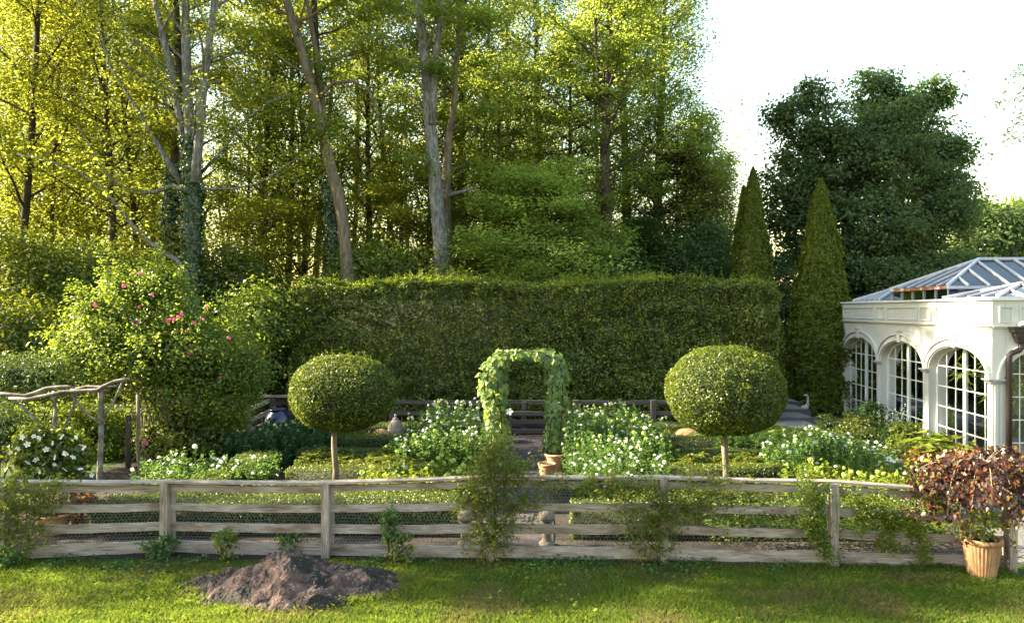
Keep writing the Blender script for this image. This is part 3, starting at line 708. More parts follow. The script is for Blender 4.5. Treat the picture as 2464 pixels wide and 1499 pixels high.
# down pipe
dp = bpy.data.objects.new('down_pipe', None); COL.objects.link(dp); dp.parent = cons; dp.location = (0, 0, 0)
def F3(t, d, z): return W3(-d, t, z)
hx = .58
mb = MB()
for (w0, z0, z1, dd) in ((.25, 3.29, 3.33, .26), (.22, 3.20, 3.29, .23), (.16, 3.10, 3.20, .19)):
    mb.box8([F3(hx - w0, .004 + dd, z0), F3(hx + w0 * .9, .004 + dd, z0), F3(hx + w0 * .9, .037, z0), F3(hx - w0, .037, z0), F3(hx - w0, .004 + dd, z1), F3(hx + w0 * .9, .004 + dd, z1), F3(hx + w0 * .9, .037, z1), F3(hx - w0, .037, z1)])
w0, w1 = .15, .08
mb.box8([F3(hx - w1, .17, 2.94), F3(hx + w1, .17, 2.94), F3(hx + w1, .04, 2.94), F3(hx - w1, .04, 2.94), F3(hx - w0, .2, 3.10), F3(hx + w0, .2, 3.10), F3(hx + w0, .04, 3.10), F3(hx - w0, .04, 3.10)])
mb.build('hopper', M_BROWN, dp)
mb = MB(); mb.tube([F3(hx, .11, 2.96), F3(hx, .11, 2.84), F3(hx - .05, .12, 2.78), F3(hx - .2, .13, 2.73), F3(hx - .27, .13, 2.66), F3(hx - .28, .13, 2.5), F3(hx - .28, .13, 0.05)], .062, 12)
mb.build('pipe', M_BROWN, dp, smooth=True)
mb = MB(); mb.tube([F3(hx + .02, .02, 3.38), F3(hx + .06, .22, 3.42)], .055, 12, cap=False); mb.tube([F3(hx + .02, .03, 3.38), F3(hx + .055, .20, 3.418)], .045, 12); mb.build('overflow_spout', M_TRIM, dp, smooth=True)

# plants inside the glasshouse
def frond_plant(label, c, h, n=18, seed=0, ll=.28):
    rr = random.Random(seed); t_ = thing('potted_palm', label, 'palm', (c[0], c[1], .03))
    P = []; Nn = []; sm = MB(); V = []
    for i in range(n):
        az_ = rr.uniform(0, 2 * PI); L = rr.uniform(.5, 1.0) * h * .55; z0 = rr.uniform(.2, .9) * h * .6
        pts_ = [np.array([c[0] + math.cos(az_) * L * f, c[1] + math.sin(az_) * L * f, z0 + h * .45 * math.sin(f * 2.1)]) for f in np.linspace(0, 1, 9)]
        sm.tube(pts_, [.012 - .001 * k for k in range(9)], 4)
        for k in range(2, 9):
            d = unit(pts_[k] - pts_[k - 1])
            for sd in (-1, 1):
                for _ in range(2):
                    b = pts_[k] + (pts_[k - 1] - pts_[k]) * rr.random(); s_ = np.cross(d, UP) * sd; tip = b + s_ * ll * rr.uniform(.6, 1) + d * ll * .5 - UP * ll * .25
                    m = (b + tip) / 2; wv = d * ll * .09; V += [b, m + wv + UP * .01, tip, m - wv + UP * .01]
    leaf_mesh('fronds', np.array(V), M_PALM, t_); sm.tube([(c[0], c[1], .03), (c[0], c[1], h * .5)], [.06, .03], 7); sm.build('stem', M_BARKD, t_); return t_
for i, (s_, t_, h_, lb) in enumerate([(1.0, 1.0, 2.9, 'tall palm with feathery fronds behind the nearest arched side window'), (2.4, 1.3, 2.6, 'broad palm behind the left half of the nearest side window'),
                                  (4.3, 1.1, 2.5, 'green palm seen through the middle arched window'), (5.6, 1.6, 2.2, 'low palm behind the left half of the middle arched window'),
                                  (.8, 2.2, 2.6, 'arching palm behind the front arched window beside the down pipe'), (7.6, 1.3, 2.2, 'palm in the shade behind the far arched window')]):
    p = W3(s_, t_, 0); frond_plant(lb, p, h_, 22, i)

# ------------------------------------------------------------------ garden beds
hy = [(12.35, 13.05), (15.1, 15.55), (16.55, 16.95), (17.55, 18.2)]
def hx_(x, y): return x
g_l = 'clipped box hedges edging the beds'
hedge('box_hedge', 'long low clipped box hedge just behind the left half of the fence', 'hedge', -7.0, -1.0, 12.3, 13.1, .52, 2600, .032, seed=1, group=g_l)
hedge('box_hedge', 'long low clipped box hedge just behind the right half of the fence', 'hedge', .95, 7.0, 12.05, 12.8, .52, 2600, .032, seed=2, group=g_l)
hedge('box_hedge', 'box hedge around the foot of the left ball tree', 'hedge', -4.6, -1.6, 15.15, 15.8, .47, 2200, .034, seed=3, group=g_l)
hedge('box_hedge', 'box hedge crossing the foot of the right ball tree', 'hedge', 2.3, 5.6, 15.25, 15.8, .47, 2200, .034, seed=4, group=g_l)
hedge('box_hedge', 'thin box strip behind the leafy bedding left of the arch', 'hedge', -5.0, -2.6, 17.35, 17.75, .44, 2200, .036, seed=5, group=g_l)
hedge('box_hedge', 'thin box strip behind the leafy bedding right of the arch', 'hedge', 2.7, 6.4, 17.35, 17.75, .44, 2200, .036, seed=6, group=g_l)
hedge('box_hedge', 'rear box hedge in front of the left forcing jars', 'hedge', -5.4, -2.2, 18.7, 19.3, .5, 2000, .038, seed=7, group=g_l)
hedge('box_hedge', 'rear box hedge in front of the right forcing jar', 'hedge', 3.2, 7.0, 18.7, 19.3, .5, 2000, .038, seed=8, group=g_l)
hedge('box_hedge', 'box hedge at the very back below the dark fence on the left', 'hedge', -6.3, -.3, 20.7, 21.3, .5, 1500, .04, seed=9, group=g_l)
hedge('box_hedge', 'box hedge at the very back below the dark fence on the right', 'hedge', 1.4, 7.5, 20.7, 21.3, .5, 1500, .04, seed=10, group=g_l)
hedge('box_hedge', 'small box hedge running back from the fence at the left corner', 'hedge', -6.3, -5.6, 13.15, 17.2, .46, 1900, .034, seed=11, group=g_l)
hedge('box_hedge', 'curved box hedge beside the gravel steps', 'hedge', 7.1, 8.0, 17.6, 20.6, .5, 1700, .036, seed=12, group=g_l)
def bedding(label, x0, x1, y0, y1, h, mat, n, size, seed):
    t_ = thing('bedding_plants', label, 'bedding plants', ((x0 + x1) / 2, (y0 + y1) / 2, 0), 'low leafy bedding between the box hedges')
    X = rng.uniform(x0, x1, n); Y = rng.uniform(y0, y1, n); P2 = np.stack([X, Y], 1)
    Z = h * (1 + .25 * fnoise(P2, 4, seed) + .15 * fnoise(P2, 11, seed)) * (1 - rng.random(n) ** 2 * .7)
    leaf_mesh('foliage', leaf_data(np.stack([X + (Y - y0) * AX, Y, Z], 1), size, None, .7, .65), mat, t_)
bedding('yellow green leafy bedding behind the left ball tree trunk', -4.7, -2.2, 15.95, 17.3, .42, M_COLEUS, 5200, .10, 1)
bedding('green and rust leafy bedding behind the right ball tree trunk', 2.6, 5.7, 15.95, 17.3, .40, M_COLEUS, 6200, .10, 2)
bedding('leafy bedding in the bed just inside the fence on the left', -5.4, -1.5, 13.4, 14.6, .30, M_COLEUS, 4500, .08, 3)
bedding('leafy bedding in the bed just inside the fence on the right', 1.4, 5.9, 13.2, 14.6, .32, M_COLEUS, 5500, .08, 4)
bedding('leafy growth pressed against the wire along the right half of the fence', 3.0, 6.9, 11.25, 11.95, .62, M_ROSE, 3200, .06, 15)
bedding('grassy low plants around the forcing jars on the left', -6.0, -1.6, 19.5, 20.6, .34, M_BOX, 3500, .09, 5)
bedding('grassy low plants around the right forcing jar', 3.0, 7.4, 19.5, 20.6, .36, M_LIME, 3500, .09, 6)

Zw, Zg = ZW, ZG
flower_mass('tallest white zinnias at the back of the bed left of the vine arch', (-2.7, -.4, 18.2, 20.4), lambda x, y: 1.16 - .25 * max(0, (-x - 1.9)), 90, M_ZIN, [ZW[0], ZW[1], ZG[0]], [.6, .25, .15], 9000, seed=21)
flower_mass('white zinnias close to the left foot of the vine arch', (-2.9, -.55, 16.6, 18.4), lambda x, y: .80 + .40 * min(1, max(0, (y - 16.6) / 2.4)) - .25 * max(0, (-x - 1.9)), 98, M_ZIN, [ZW[0], ZW[1], ZG[0]], [.6, .25, .15], 15000, seed=1)
flower_mass('tallest lime and white zinnias at the back of the bed right of the vine arch', (1.15, 3.9, 18.2, 20.4), lambda x, y: 1.14 - .30 * max(0, (x - 3.0)), 90, M_ZIN, [ZW[0], ZW[1], ZG[0], ZG[1]], [.3, .15, .35, .2], 10000, seed=22)
flower_mass('white and lime zinnias close to the right foot of the vine arch', (1.15, 3.75, 16.2, 18.4), lambda x, y: .78 + .38 * min(1, max(0, (y - 16.2) / 2.6)) - .30 * max(0, (x - 3.0)), 98, M_ZIN, [ZW[0], ZW[1], ZG[0], ZG[1]], [.4, .15, .3, .15], 16000, seed=2)
flower_mass('dense white zinnias at the front of the bed right of the path', (.95, 3.2, 14.2, 15.9), lambda x, y: .68 + .12 * (y - 14.2), 66, M_ZIN, [ZW[0], ZW[1]], [.7, .3], 8500, seed=3)
flower_mass('sunlit lime zinnias at the fence left of the path', (-3.0, -.7, 13.3, 14.9), lambda x, y: .74 - .10 * max(0, -x - 2.2), 60, M_LIME, [ZG[0], ZG[1], ZW[0]], [.6, .25, .15], 8500, seed=4)
flower_mass('white zinnias in the bed before the conservatory shrubs', (5.5, 8.3, 15.4, 17.6), lambda x, y: .86 + .1 * math.sin(x * 3), 85, M_ZIN, [ZW[0], ZW[1], ZG[0]], [.65, .2, .15], 13000, seed=5)
flower_mass('sunlit lime green zinnias behind the right end of the fence', (4.9, 7.4, 12.7, 14.2), lambda x, y: .80 - .04 * math.cos(x * 4), 55, M_LIME, [ZG[0], ZG[1], ZW[0]], [.5, .3, .2], 9500, seed=6)
flower_mass('scattered white zinnias behind the left part of the fence', (-7.6, -4.9, 14.4, 16.3), lambda x, y: .62 + .08 * math.sin(x * 2.5), 34, M_ZIN, [ZW[0], ZB[0]], [.7, .3], 9000, seed=7)
flower_mass('bluish leafy plants with small lime buds before the blue jar', (-6.9, -4.4, 17.4, 19.6), lambda x, y: .72 + .12 * math.sin(x * 2), 42, M_BLUE, [ZG[1]], [1.], 10000, .13, seed=8, hsc=.9)
flower_mass('small group of white zinnias beside the blue jar', (-5.9, -4.2, 19.4, 20.6), lambda x, y: .78, 18, M_ZIN, [ZW[0]], [1.], 4000, seed=9)
flower_mass('loose lime zinnias behind the right ball tree trunk', (5.0, 6.9, 18.2, 19.6), lambda x, y: .74, 26, M_ZIN, [ZG[0], ZW[0]], [.7, .3], 6000, seed=10)
flower_mass('blue white phlox under the purple weeping tree', (7.2, 8.0, 14.2, 15.2), lambda x, y: .72, 30, M_ZIN, [ZW[1]], [1.], 3000, seed=11, hsc=.8)

# ball topiaries
def topiary(label, c, r, tx, ty, seed, mat):
    t_ = thing('ball_topiary', label, 'topiary tree', (tx, ty, 0), 'two ball topiaries in the parterre')
    mb = MB(); mb.tube([(tx, ty, 0), (tx + .02, ty, .5), (tx - .02, ty, 1.0), (tx, ty, c[2])], [.075, .064, .058, .052], 10, wob=.08)
    for k in range(7):
        a_ = 2 * PI * k / 7; mb.tube([(tx, ty, c[2] - r[2] * .85), (tx + math.cos(a_) * r[0] * .5, ty + math.sin(a_) * r[1] * .5, c[2] - r[2] * .3)], [.03, .012], 5)
    mb.build('trunk', M_BARK, t_, smooth=True)
    n = 30000; d = unit(rng.normal(size=(n, 3))); 
    l = 1 + .030 * fnoise(d, 2.6, seed) + .03 * fnoise(d, 9, seed + 1)
    p = .9; sup = (np.abs(d) ** 2.3).sum(1) ** (-1 / 2.3)      # slightly squared ellipsoid, clipped by hand
    P = np.array(c) + d * sup[:, None] * np.array(r) * (l * (1 - .09 * rng.random(n) ** 1.5))[:, None]
    Nn = unit(d / np.array(r))
    V = leaf_data(P, .058, Nn, .95, .42)
    ns = 40; a_ = rng.uniform(0, 2 * PI, ns); q = rng.random(ns) ** .5 * .7        # upright new shoots
    for i in range(ns):
        x = c[0] + math.cos(a_[i]) * q[i] * r[0]; y = c[1] + math.sin(a_[i]) * q[i] * r[1]; z = c[2] + r[2] * math.sqrt(1 - min(.9, q[i] ** 2)) 
        m = 8; hh = rng.uniform(.04, .17); Pq = np.stack([np.full(m, x) + rng.normal(0, .012, m), np.full(m, y) + rng.normal(0, .012, m), z + np.linspace(-.04, hh, m)], 1)
        V = np.concatenate([V, leaf_data(Pq, .055, None, .9, .4)])
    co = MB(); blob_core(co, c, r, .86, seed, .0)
    leaf_mesh('crown', V, [mat, M_CORE], t_, co)
topiary('clipped ball tree on a bare stem left of the vine arch', at(826, 942, 14.95), (1.04, 1.0, .735), at(806, 0, 14.95)[0], 14.95, 1, M_HOLLY)
topiary('larger clipped ball tree on a bare stem right of the vine arch', at(1746, 940, 14.95), (1.13, 1.08, .86), at(1745, 0, 14.95)[0], 14.95, 2, M_HOLLY)

# vine arch
ar = thing('garden_arch', 'tall metal garden arch smothered in big light green vine leaves', 'arch', (at(1268, 0, 17.6)[0], 17.6, 0))
YA = 17.6
def ap(px, py): return at(px, py, YA)
spine = [(1200, 1140), (1196, 1080), (1194, 1000), (1186, 930), (1185, 900), (1200, 872), (1225, 858), (1262, 856), (1300, 858), (1325, 866), (1340, 890), (1340, 930), (1338, 1000), (1330, 1070), (1322, 1140)]
wid = [15, 24, 36, 44, 43, 34, 22, 11, 20, 30, 34, 34, 32, 28, 12]
fr = MB()
for dy in (-.22, .22):
    for off in (-.12, .12):
        fr.tube([ap(x, y) + np.array([off if i not in (6, 7, 8) else 0, dy, 0 if i not in (6, 7, 8) else off]) for i, (x, y) in enumerate(spine)], .012, 5)
fr.build('frame', M_BROWN, ar)
P = []; Nn = []
n = 4000; tt = rng.random(n) * (len(spine) - 1); ii = tt.astype(int); ff = tt - ii
SP = np.array(spine, float); WD = np.array(wid, float)
cen = SP[ii] * (1 - ff)[:, None] + SP[ii + 1] * ff[:, None]; ww = (WD[ii] * (1 - ff) + WD[ii + 1] * ff)
ang = rng.uniform(0, 2 * PI, n); rad = .80 * (.55 + .45 * rng.random(n)) * (1 + .12 * np.sin(tt * 5))
dirn = SP[np.minimum(ii + 1, len(spine) - 1)] - SP[ii]; dirn = unit(dirn); perp = np.stack([-dirn[:, 1], dirn[:, 0]], 1)
offp = perp * (np.cos(ang) * rad * ww)[:, None]
PX = cen + offp; Yv = YA + np.sin(ang) * rad * .34
P = np.stack([(PX[:, 0] - 1232) / F * YA, Yv, H - (PX[:, 1] - 745) / F * YA], 1)
Nn = np.stack([offp[:, 0] / ww * .8, np.sin(ang), -offp[:, 1] / ww * .8 + .35], 1)
def heart(P, Nn, size, spread=.45):
    """six-corner heart leaves, drawn as two quads each side of the rib, tip hanging down"""
    n = len(P); nn = unit(Nn + rng.normal(size=(n, 3)) * spread); u = np.tile([0, 0, -1.0], (n, 1)) + rng.normal(size=(n, 3)) * .35
    u = unit(u - nn * (u * nn).sum(1, keepdims=True)); v = np.cross(nn, u); s = (size * rng.uniform(.6, 1.25, n))[:, None]
    base = P - u * s * .32; tip = P + u * s * .62
    V = []
    for sg in (1, -1):
        V.append(np.stack([base, P - u * s * .42 + v * sg * s * .32 + nn * s * .10, P + v * sg * s * .46 + nn * s * .06, tip], 1))
    return np.stack(V, 1).reshape(-1, 3)
leaf_mesh('vine_leaves', heart(P, Nn, .135, .28), M_VINE, ar)
tw = MB()
for k in range(9):
    x0, y0 = SP[6 + k % 3] + [random.uniform(-40, 60), -8]; L = [ap(x0, y0)]
    for j in range(5): L.append(L[-1] + np.array([random.uniform(-.05, .08), 0, random.uniform(.0, .05)]))
    tw.tube(L, .004, 4)
L = [ap(1222, 935)]
for j in range(7): L.append(L[-1] + np.array([.07, 0, -.03 + .02 * j]))
tw.tube(L, .005, 4); tw.build('tendrils', M_LIME, ar)
put(STAR, 'flower', ar, ap(1226, 985) + [0, -.4, 0], (1.2, 0, 0), 1.0)
def pot(name, label, c, r, h, mat, fl=0.0, rim=.03, n=40, grp=None):
    t_ = thing(name, label, 'pot', c, grp)
    mb = MB(); pr = [(r * .62, 0), (r * .64, h * .03), (r * .90, h * .86), (r * .90, h * .87)]
    mb.lathe(pr, (c[0], c[1], c[2]), n, fl, 1 if fl else 0); mb.build('body', mat, t_, smooth=not fl)
    mb = MB(); mb.lathe([(r * .9, h * .87), (r * .98, h * .885), (r * 1.0, h * .93), (r * .97, h), (r * .88, h), (r * .84, h * .93), (r * .8, h * .90)], c, n); mb.build('rim', mat, t_, smooth=True)
    mb = MB(); mb.lathe([(r * .84, h * .885), (r * .845, h * .91)], c, 24); mb.build('soil_fill', M_SOIL, t_)
    return t_
pot('terracotta_pot', 'small orange terracotta pot beside the right foot of the vine arch', tuple(at(1316, 1140, 16.3) * [1, 1, 0]), .20, .38, M_TERRA)
pot('terracotta_pot', 'brown clay pot under the right leg of the vine arch', tuple(at(1336, 1130, 17.3) * [1, 1, 0]), .26, .40, M_TERRA)

# forcing jars, blue jar, ball pots
def jar(label, x, y, r, h, lid=True, tilt=0):
    t_ = thing('forcing_jar', label, 'jar', (x, y, 0), 'clay forcing jars at the back of the garden')
    mb = MB(); mb.lathe([(r * 1.0, 0), (r * 1.02, .04), (r * .98, h * .45), (r * .86, h * .72), (r * .62, h * .9), (r * .3, h * .97), (r * .1, h)], (x, y, 0), 28)
    mb.build('body', M_TERRA2 if not lid else M_STONE, t_, smooth=True)
    if lid:
        mb = MB(); mb.lathe([(r * .36, h * .96), (r * .38, h * 1.0), (r * .15, h * 1.04), (r * .14, h * 1.08), (r * .2, h * 1.12), (r * .1, h * 1.17)], (x, y, 0), 16); mb.build('lid', M_STONE, t_, smooth=True)
jx = at(952, 0, 20.5)[0]; jar('tall stone coloured forcing jar with knob lid by the left ball tree', jx, 20.5, .23, .74)
jx = at(918, 0, 20.3)[0]; jar('shorter buff clay forcing jar beside the tall lidded one', jx, 20.25, .27, .50, False)
jx = at(1652, 0, 20.3)[0]; jar('buff clay forcing jar showing under the right ball tree', jx, 20.2, .38, .52, False)
bj = thing('glazed_jar', 'big dark blue glazed jar in front of the back fence corner', 'jar', (at(668, 0, 21.2)[0], 21.2, 0))
mb = MB(); mb.lathe([(.2, 0), (.28, .12), (.36, .35), (.37, .55), (.32, .72), (.22, .82), (.2, .86), (.25, .90), (.24, .92), (.17, .90)], (at(668, 0, 21.2)[0], 21.2, 0), 32); mb.build('body', M_BLUEJ, bj, smooth=True)
for k, px in ((0, 1120), (1, 1316)):
    x = at(px, 0, 11.75)[0]; y = 11.75
    fi = thing('stone_finial', ('ball topped stone finial behind the rose covered centre post of the fence', 'ball topped stone finial behind the fence at the right edge of the path')[k], 'finial', (x, y, 0), 'paired ball finials flanking the path')
    mb = MB(); mb.lathe([(.13, 0), (.13, .05), (.09, .07), (.075, .10), (.07, .30), (.085, .36), (.10, .38)], (x, y, .02), 28); mb.build('column', M_STONE, fi, smooth=True)
    mb = MB(); mb.lathe([(.06, .38), (.115, .40), (.13, .46), (.122, .52), (.085, .56), (.02, .575)], (x, y, .02), 24); mb.build('ball', M_STONE, fi, smooth=True)

# purple weeping tree in the big fluted pot
PC = (at(2362, 0, 10.4)[0], 10.4, 0)
big = pot('fluted_pot', 'big fluted tan terracotta pot at the right end of the fence', PC, .265, .56, M_TERRA2, fl=.02, n=64)
wt = thing('weeping_tree', 'weeping purple leaved tree spilling over the big fluted pot', 'tree', (PC[0], PC[1], .5))
mb = MB(); TX = PC[0] - .05
mb.tube([(PC[0] + .02, 10.4, .48), (PC[0] + .05, 10.4, 1.0), (PC[0] - .02, 10.4, 1.45), (PC[0], 10.4, 1.72)], [.028, .025, .022, .018], 8)
mb.tube([(PC[0] - .14, 10.38, .48), (PC[0] - .13, 10.38, 1.3)], [.012, .012], 6); mb.tube([(PC[0] + .17, 10.42, .48), (PC[0] + .15, 10.42, 1.2)], [.012, .012], 6)
VV = []; pts = []; nns = []
rr = random.Random(4)
for i in range(40):
    a_ = rr.uniform(0, 2 * PI); L = rr.uniform(.40, 1.0); top = rr.uniform(1.52, 1.76); bt = rr.uniform(.75, 1.35) if math.sin(a_) > -.5 or rr.random() < .7 else .62
    path = []
    for f in np.linspace(0, 1, 9):
        rad_ = L * (1 - (1 - f) ** 2) ** .8
        z = 1.6 + (top - 1.6) * math.sin(min(1, f * 3) * PI / 2) - (top - bt) * max(0, f - .3) ** 1.4 * 1.6
        path.append(np.array([PC[0] + .05 + math.cos(a_) * rad_, 10.4 + math.sin(a_) * rad_ * .85, z]))
    mb.tube(path, [.012 * (1 - .09 * k) for k in range(9)], 5)
    for k in range(2, 9):
        for _ in range(12): pts.append(path[k] + np.array([rr.gauss(0, .075), rr.gauss(0, .075), rr.gauss(-.03, .06)])); nns.append([math.cos(a_) * .6, math.sin(a_) * .6 - .2, .7])
mb.build('trunk', M_BARK, wt)
leaf_mesh('crown', heart(np.array(pts), np.array(nns), .066, .7), M_PURP, wt)
shrub('pot_underplanting', 'green leafy plant filling the big fluted pot under the weeping tree', 'plant', (PC[0] - .04, 10.4, .72), (.30, .28, .22), 30, 14, .06, .07, M_LIME, 3, 0, 0)

# rock
rk = MB(); n_, m_ = 230, 120; vs = []; fs = []
def rock_h(u, v):
    prof = max(0, 1 - abs(u + .02) ** 1.15) ** 1.25; dep = max(0, 1 - abs(v) ** 1.6)
    ridge = math.exp(-((u + .02 + v * .15) ** 2) / .035) * .27 * dep
    b = prof * dep * .36 + ridge * .55; e = min(1, prof * 4) * min(1, dep * 3)
    q = Vector((u * 1.72, v * .95, b * 1.5))
    d_, p_ = mnoise.voronoi(q * 2.6 + Vector((3, 1, 5))); fac = (d_[1] - d_[0])
    d2, _ = mnoise.voronoi(q * 6.5); f2 = d2[1] - d2[0]
    nz = mnoise.fractal(q * 2.2, .8, 2.1, 7) * .07 + mnoise.hetero_terrain(q * 4, .7, 2.2, 6, .6) * .022
    cr = -.022 * max(0, 1 - fac * 7) - .008 * max(0, 1 - f2 * 8) + (mnoise.cell(q * 2.6 + Vector((3, 1, 5)))) * .0
    pl = .018 * math.sin(p_[0].x * 9.1 + p_[0].y * 5.3)
    return b + (nz + cr + pl + mnoise.fractal(q * 14, .6, 2.2, 4) * .010) * e - .04
for j in range(m_ + 1):
    for i in range(n_ + 1):
        u = -1 + 2 * i / n_; v = -1 + 2 * j / m_
        ed = 1 + .10 * mnoise.noise(Vector((u * 2, v * 2, 3)))
        vs.append((-2.98 + (u * 1.80 + (.16 * u if u > 0 else .0)) * ed * (1 - .0 * v), 10.02 + v * .92 * ed * (1 - .45 * abs(u)), rock_h(u, v)))
for j in range(m_):
    for i in range(n_):
        a_ = j * (n_ + 1) + i; fs.append((a_, a_ + 1, a_ + n_ + 2, a_ + n_ + 1))
rk.add(vs, fs)
def rockmat():
    m, t, out = newmat('boulder_rock')
    tc = N(t, 'TexCoord')
    n1 = N(t, 'TexNoise', i_Scale=3.2, i_Detail=10.0); n1.inputs['Roughness'].default_value = .68; t.links.new(tc.outputs['Object'], n1.inputs['Vector'])
    n2 = N(t, 'TexNoise', i_Scale=1.9, i_Detail=9.0); n2.inputs['Roughness'].default_value = .7; n2.inputs['Distortion'].default_value = .5; t.links.new(tc.outputs['Object'], n2.inputs['Vector'])
    n3 = N(t, 'TexNoise', i_Scale=38, i_Detail=4.0); t.links.new(tc.outputs['Object'], n3.inputs['Vector'])
    c = ramp(t, n1.outputs[0], [(.36, (.024, .014, .011)), (.48, (.075, .043, .034)), (.60, (.155, .094, .075)), (.72, (.25, .175, .15))])
    moss = ramp(t, n2.outputs[0], [(.50, (0, 0, 0)), (.52, (1, 1, 1))])
    c = mixc(t, moss, c, (.012, .009, .006))
    sp = ramp(t, n3.outputs[0], [(.66, (0, 0, 0)), (.70, (1, 1, 1))]); c = mixc(t, sp, c, (.30, .27, .27))
    p = N(t, 'BsdfPrincipled'); p.inputs['Roughness'].default_value = .85; t.links.new(c, p.inputs['Base Color'])
    b = N(t, 'Bump'); b.inputs['Strength'].default_value = 1.0; b.inputs['Distance'].default_value = .04
    nb = N(t, 'TexNoise', i_Scale=16, i_Detail=12.0); nb.inputs['Roughness'].default_value = .7; t.links.new(tc.outputs['Object'], nb.inputs['Vector'])
    t.links.new(nb.outputs[0], b.inputs['Height']); t.links.new(b.outputs[0], p.inputs['Normal'])
    t.links.new(p.outputs[0], out.inputs[0]); return m
tag(rk.build('boulder', rockmat(), None, smooth=False), 'wide low purple brown boulder with dark moss breaking through the lawn', 'boulder')

# ------------------------------------------------------------------ lawn grass
def grassmat():
    m, t, out = newmat('grass_blades')
    g_ = N(t, 'NewGeometry'); tc = N(t, 'TexCoord')
    n1 = N(t, 'TexNoise', i_Scale=.9, i_Detail=5.0); t.links.new(tc.outputs['Object'], n1.inputs['Vector'])
    a_ = ramp(t, g_.outputs['Random Per Island'], [(0, (.038, .070, .016)), (.6, (.075, .13, .024)), (.90, (.14, .18, .03)), (1, (.22, .18, .09))])
    dry = ramp(t, n1.outputs[0], [(.36, (1, 1, 1)), (.50, (0, 0, 0))])
    c = mixc(t, dry, a_, (.13, .10, .055))
    df = N(t, 'BsdfDiffuse'); t.links.new(c, df.inputs[0]); tl = N(t, 'BsdfTranslucent'); t.links.new(mixc(t, .6, c, (.36, .46, .04)), tl.inputs[0])
    mx = N(t, 'MixShader'); mx.inputs[0].default_value = .4; t.links.new(df.outputs[0], mx.inputs[1]); t.links.new(tl.outputs[0], mx.inputs[2])
    t.links.new(mx.outputs[0], out.inputs[0]); return m
def blades(n, X, Y, h, wd):
    a_ = rng.uniform(0, 2 * PI, n); ln = rng.normal(0, .45, (n, 2)) * h[:, None]
    dx, dy = np.cos(a_) * wd, np.sin(a_) * wd
    B1 = np.stack([X - dx, Y - dy, np.zeros(n)], 1); B2 = np.stack([X + dx, Y + dy, np.zeros(n)], 1)
    M2 = np.stack([X + dx * .7 + ln[:, 0] * .35, Y + dy * .7 + ln[:, 1] * .35, h * .6], 1)
    T = np.stack([X + ln[:, 0], Y + ln[:, 1], h], 1)
    return np.stack([B1, B2, M2, T], 1).reshape(-1, 3)
n = 330000; Y = rng.uniform(7.6, 11.45, n); X = rng.uniform(-1, 1, n) * (Y * .70 + .3)
P2 = np.stack([X, Y], 1)
edge = 11.28 - .04 * np.abs(X) + .06 * fnoise(P2, 3, 2); k = (Y < edge) & ~((X > 7.15 - (11 - Y) * .15) & (Y > 8.0) & (X > 6.95))
k &= (rng.random(n) < .55 + .45 * np.clip((11.0 - Y), 0, 1) + .2 * fnoise(P2, 1.3, 8))
X, Y, P2 = X[k], Y[k], P2[k]
hh = .05 * (1 + .35 * fnoise(P2, 1.8, 4) + .2 * fnoise(P2, 7, 5)) * rng.uniform(.5, 1.4, len(X)) * np.where(Y > 10.9, .75, 1)
o = leaf_mesh('grass', blades(len(X), X, Y, np.clip(hh, .012, .12), rng.uniform(.002, .0042, len(X))), grassmat()); o['kind'] = 'stuff'
wd_ = []                                                   # clover and weeds low in the lawn by the fence
n = 5200; X = rng.uniform(-6.8, 6.8, n); Y = 11.15 - np.abs(rng.normal(0, .45, n)); P2 = np.stack([X, Y], 1); k = fnoise(P2, 2.1, 12) > .1; X, Y = X[k], Y[k]
o = leaf_mesh('weeds', leaf_data(np.stack([X, Y, rng.uniform(.02, .09, len(X))], 1), .05, None, .6, .7), M_ZIN); o['kind'] = 'stuff'

n = 5200; a_ = rng.uniform(0, 2 * PI, n); q = 1 + rng.normal(0, .07, n)     # longer grass hugging the boulder
X = -2.95 + np.cos(a_) * 1.72 * q; Y = 10.02 + np.sin(a_) * .74 * q * (1 - .30 * np.abs(np.cos(a_)))
o = leaf_mesh('grass', blades(n, X, Y, rng.uniform(.03, .10, n), rng.uniform(.002, .0045, n)), bpy.data.materials['grass_blades']); o['kind'] = 'stuff'
n = 420; Y = rng.uniform(8.4, 11.3, n); X = rng.uniform(-1, 1, n) * Y * .66
o = leaf_mesh('fallen_leaves', leaf_data(np.stack([X, Y, rng.uniform(.02, .05, n)], 1), .045, None, .5, .7), M_RED); o['kind'] = 'stuff'
n = 900; X = rng.normal(0, 3.4, n); Y = rng.uniform(8.6, 10.6, n); P2 = np.stack([X, Y], 1); k = fnoise(P2, 1.6, 40) > .45
o = leaf_mesh('clover_weeds', leaf_data(np.stack([X[k], Y[k], rng.uniform(.03, .07, k.sum())], 1), .05, None, .5, .8), M_LIME); o['kind'] = 'stuff'

# ------------------------------------------------------------------ tall hedge, cypresses
th = thing('tall_hedge', 'tall broad clipped hedge with pale new growth and painted sunlit leaves along its top behind the garden', 'hedge', (1, 24.4, 0))
hx0, hx1, hy0, hy1, hh = -7.0, 8.35, 23.5, 25.2, 4.50
P, Nn = hedge_leaves(hx0, hx1, hy0, hy1, .55, hh, 1500, .085, 'FTLR', .10, 21, skew=0, round_=.35)
q_ = fnoise(P, 9, 77, 12) * .08 + fnoise(P, 4.3, 78, 9) * .09; P = P + Nn * q_[:, None]
P2, N2 = hedge_leaves(hx0, hx1, hy0 + .02, hy1, .05, .7, 240, .085, 'FLR', .05, 24, skew=0)
P = np.concatenate([P, P2]); Nn = np.concatenate([Nn, N2])
P[:, 2] -= (.09 * np.sin(P[:, 0] * .9 + .6) + .04 * np.sin(P[:, 0] * 2.3)) * np.clip((P[:, 2] - 1) / 3, 0, 1)
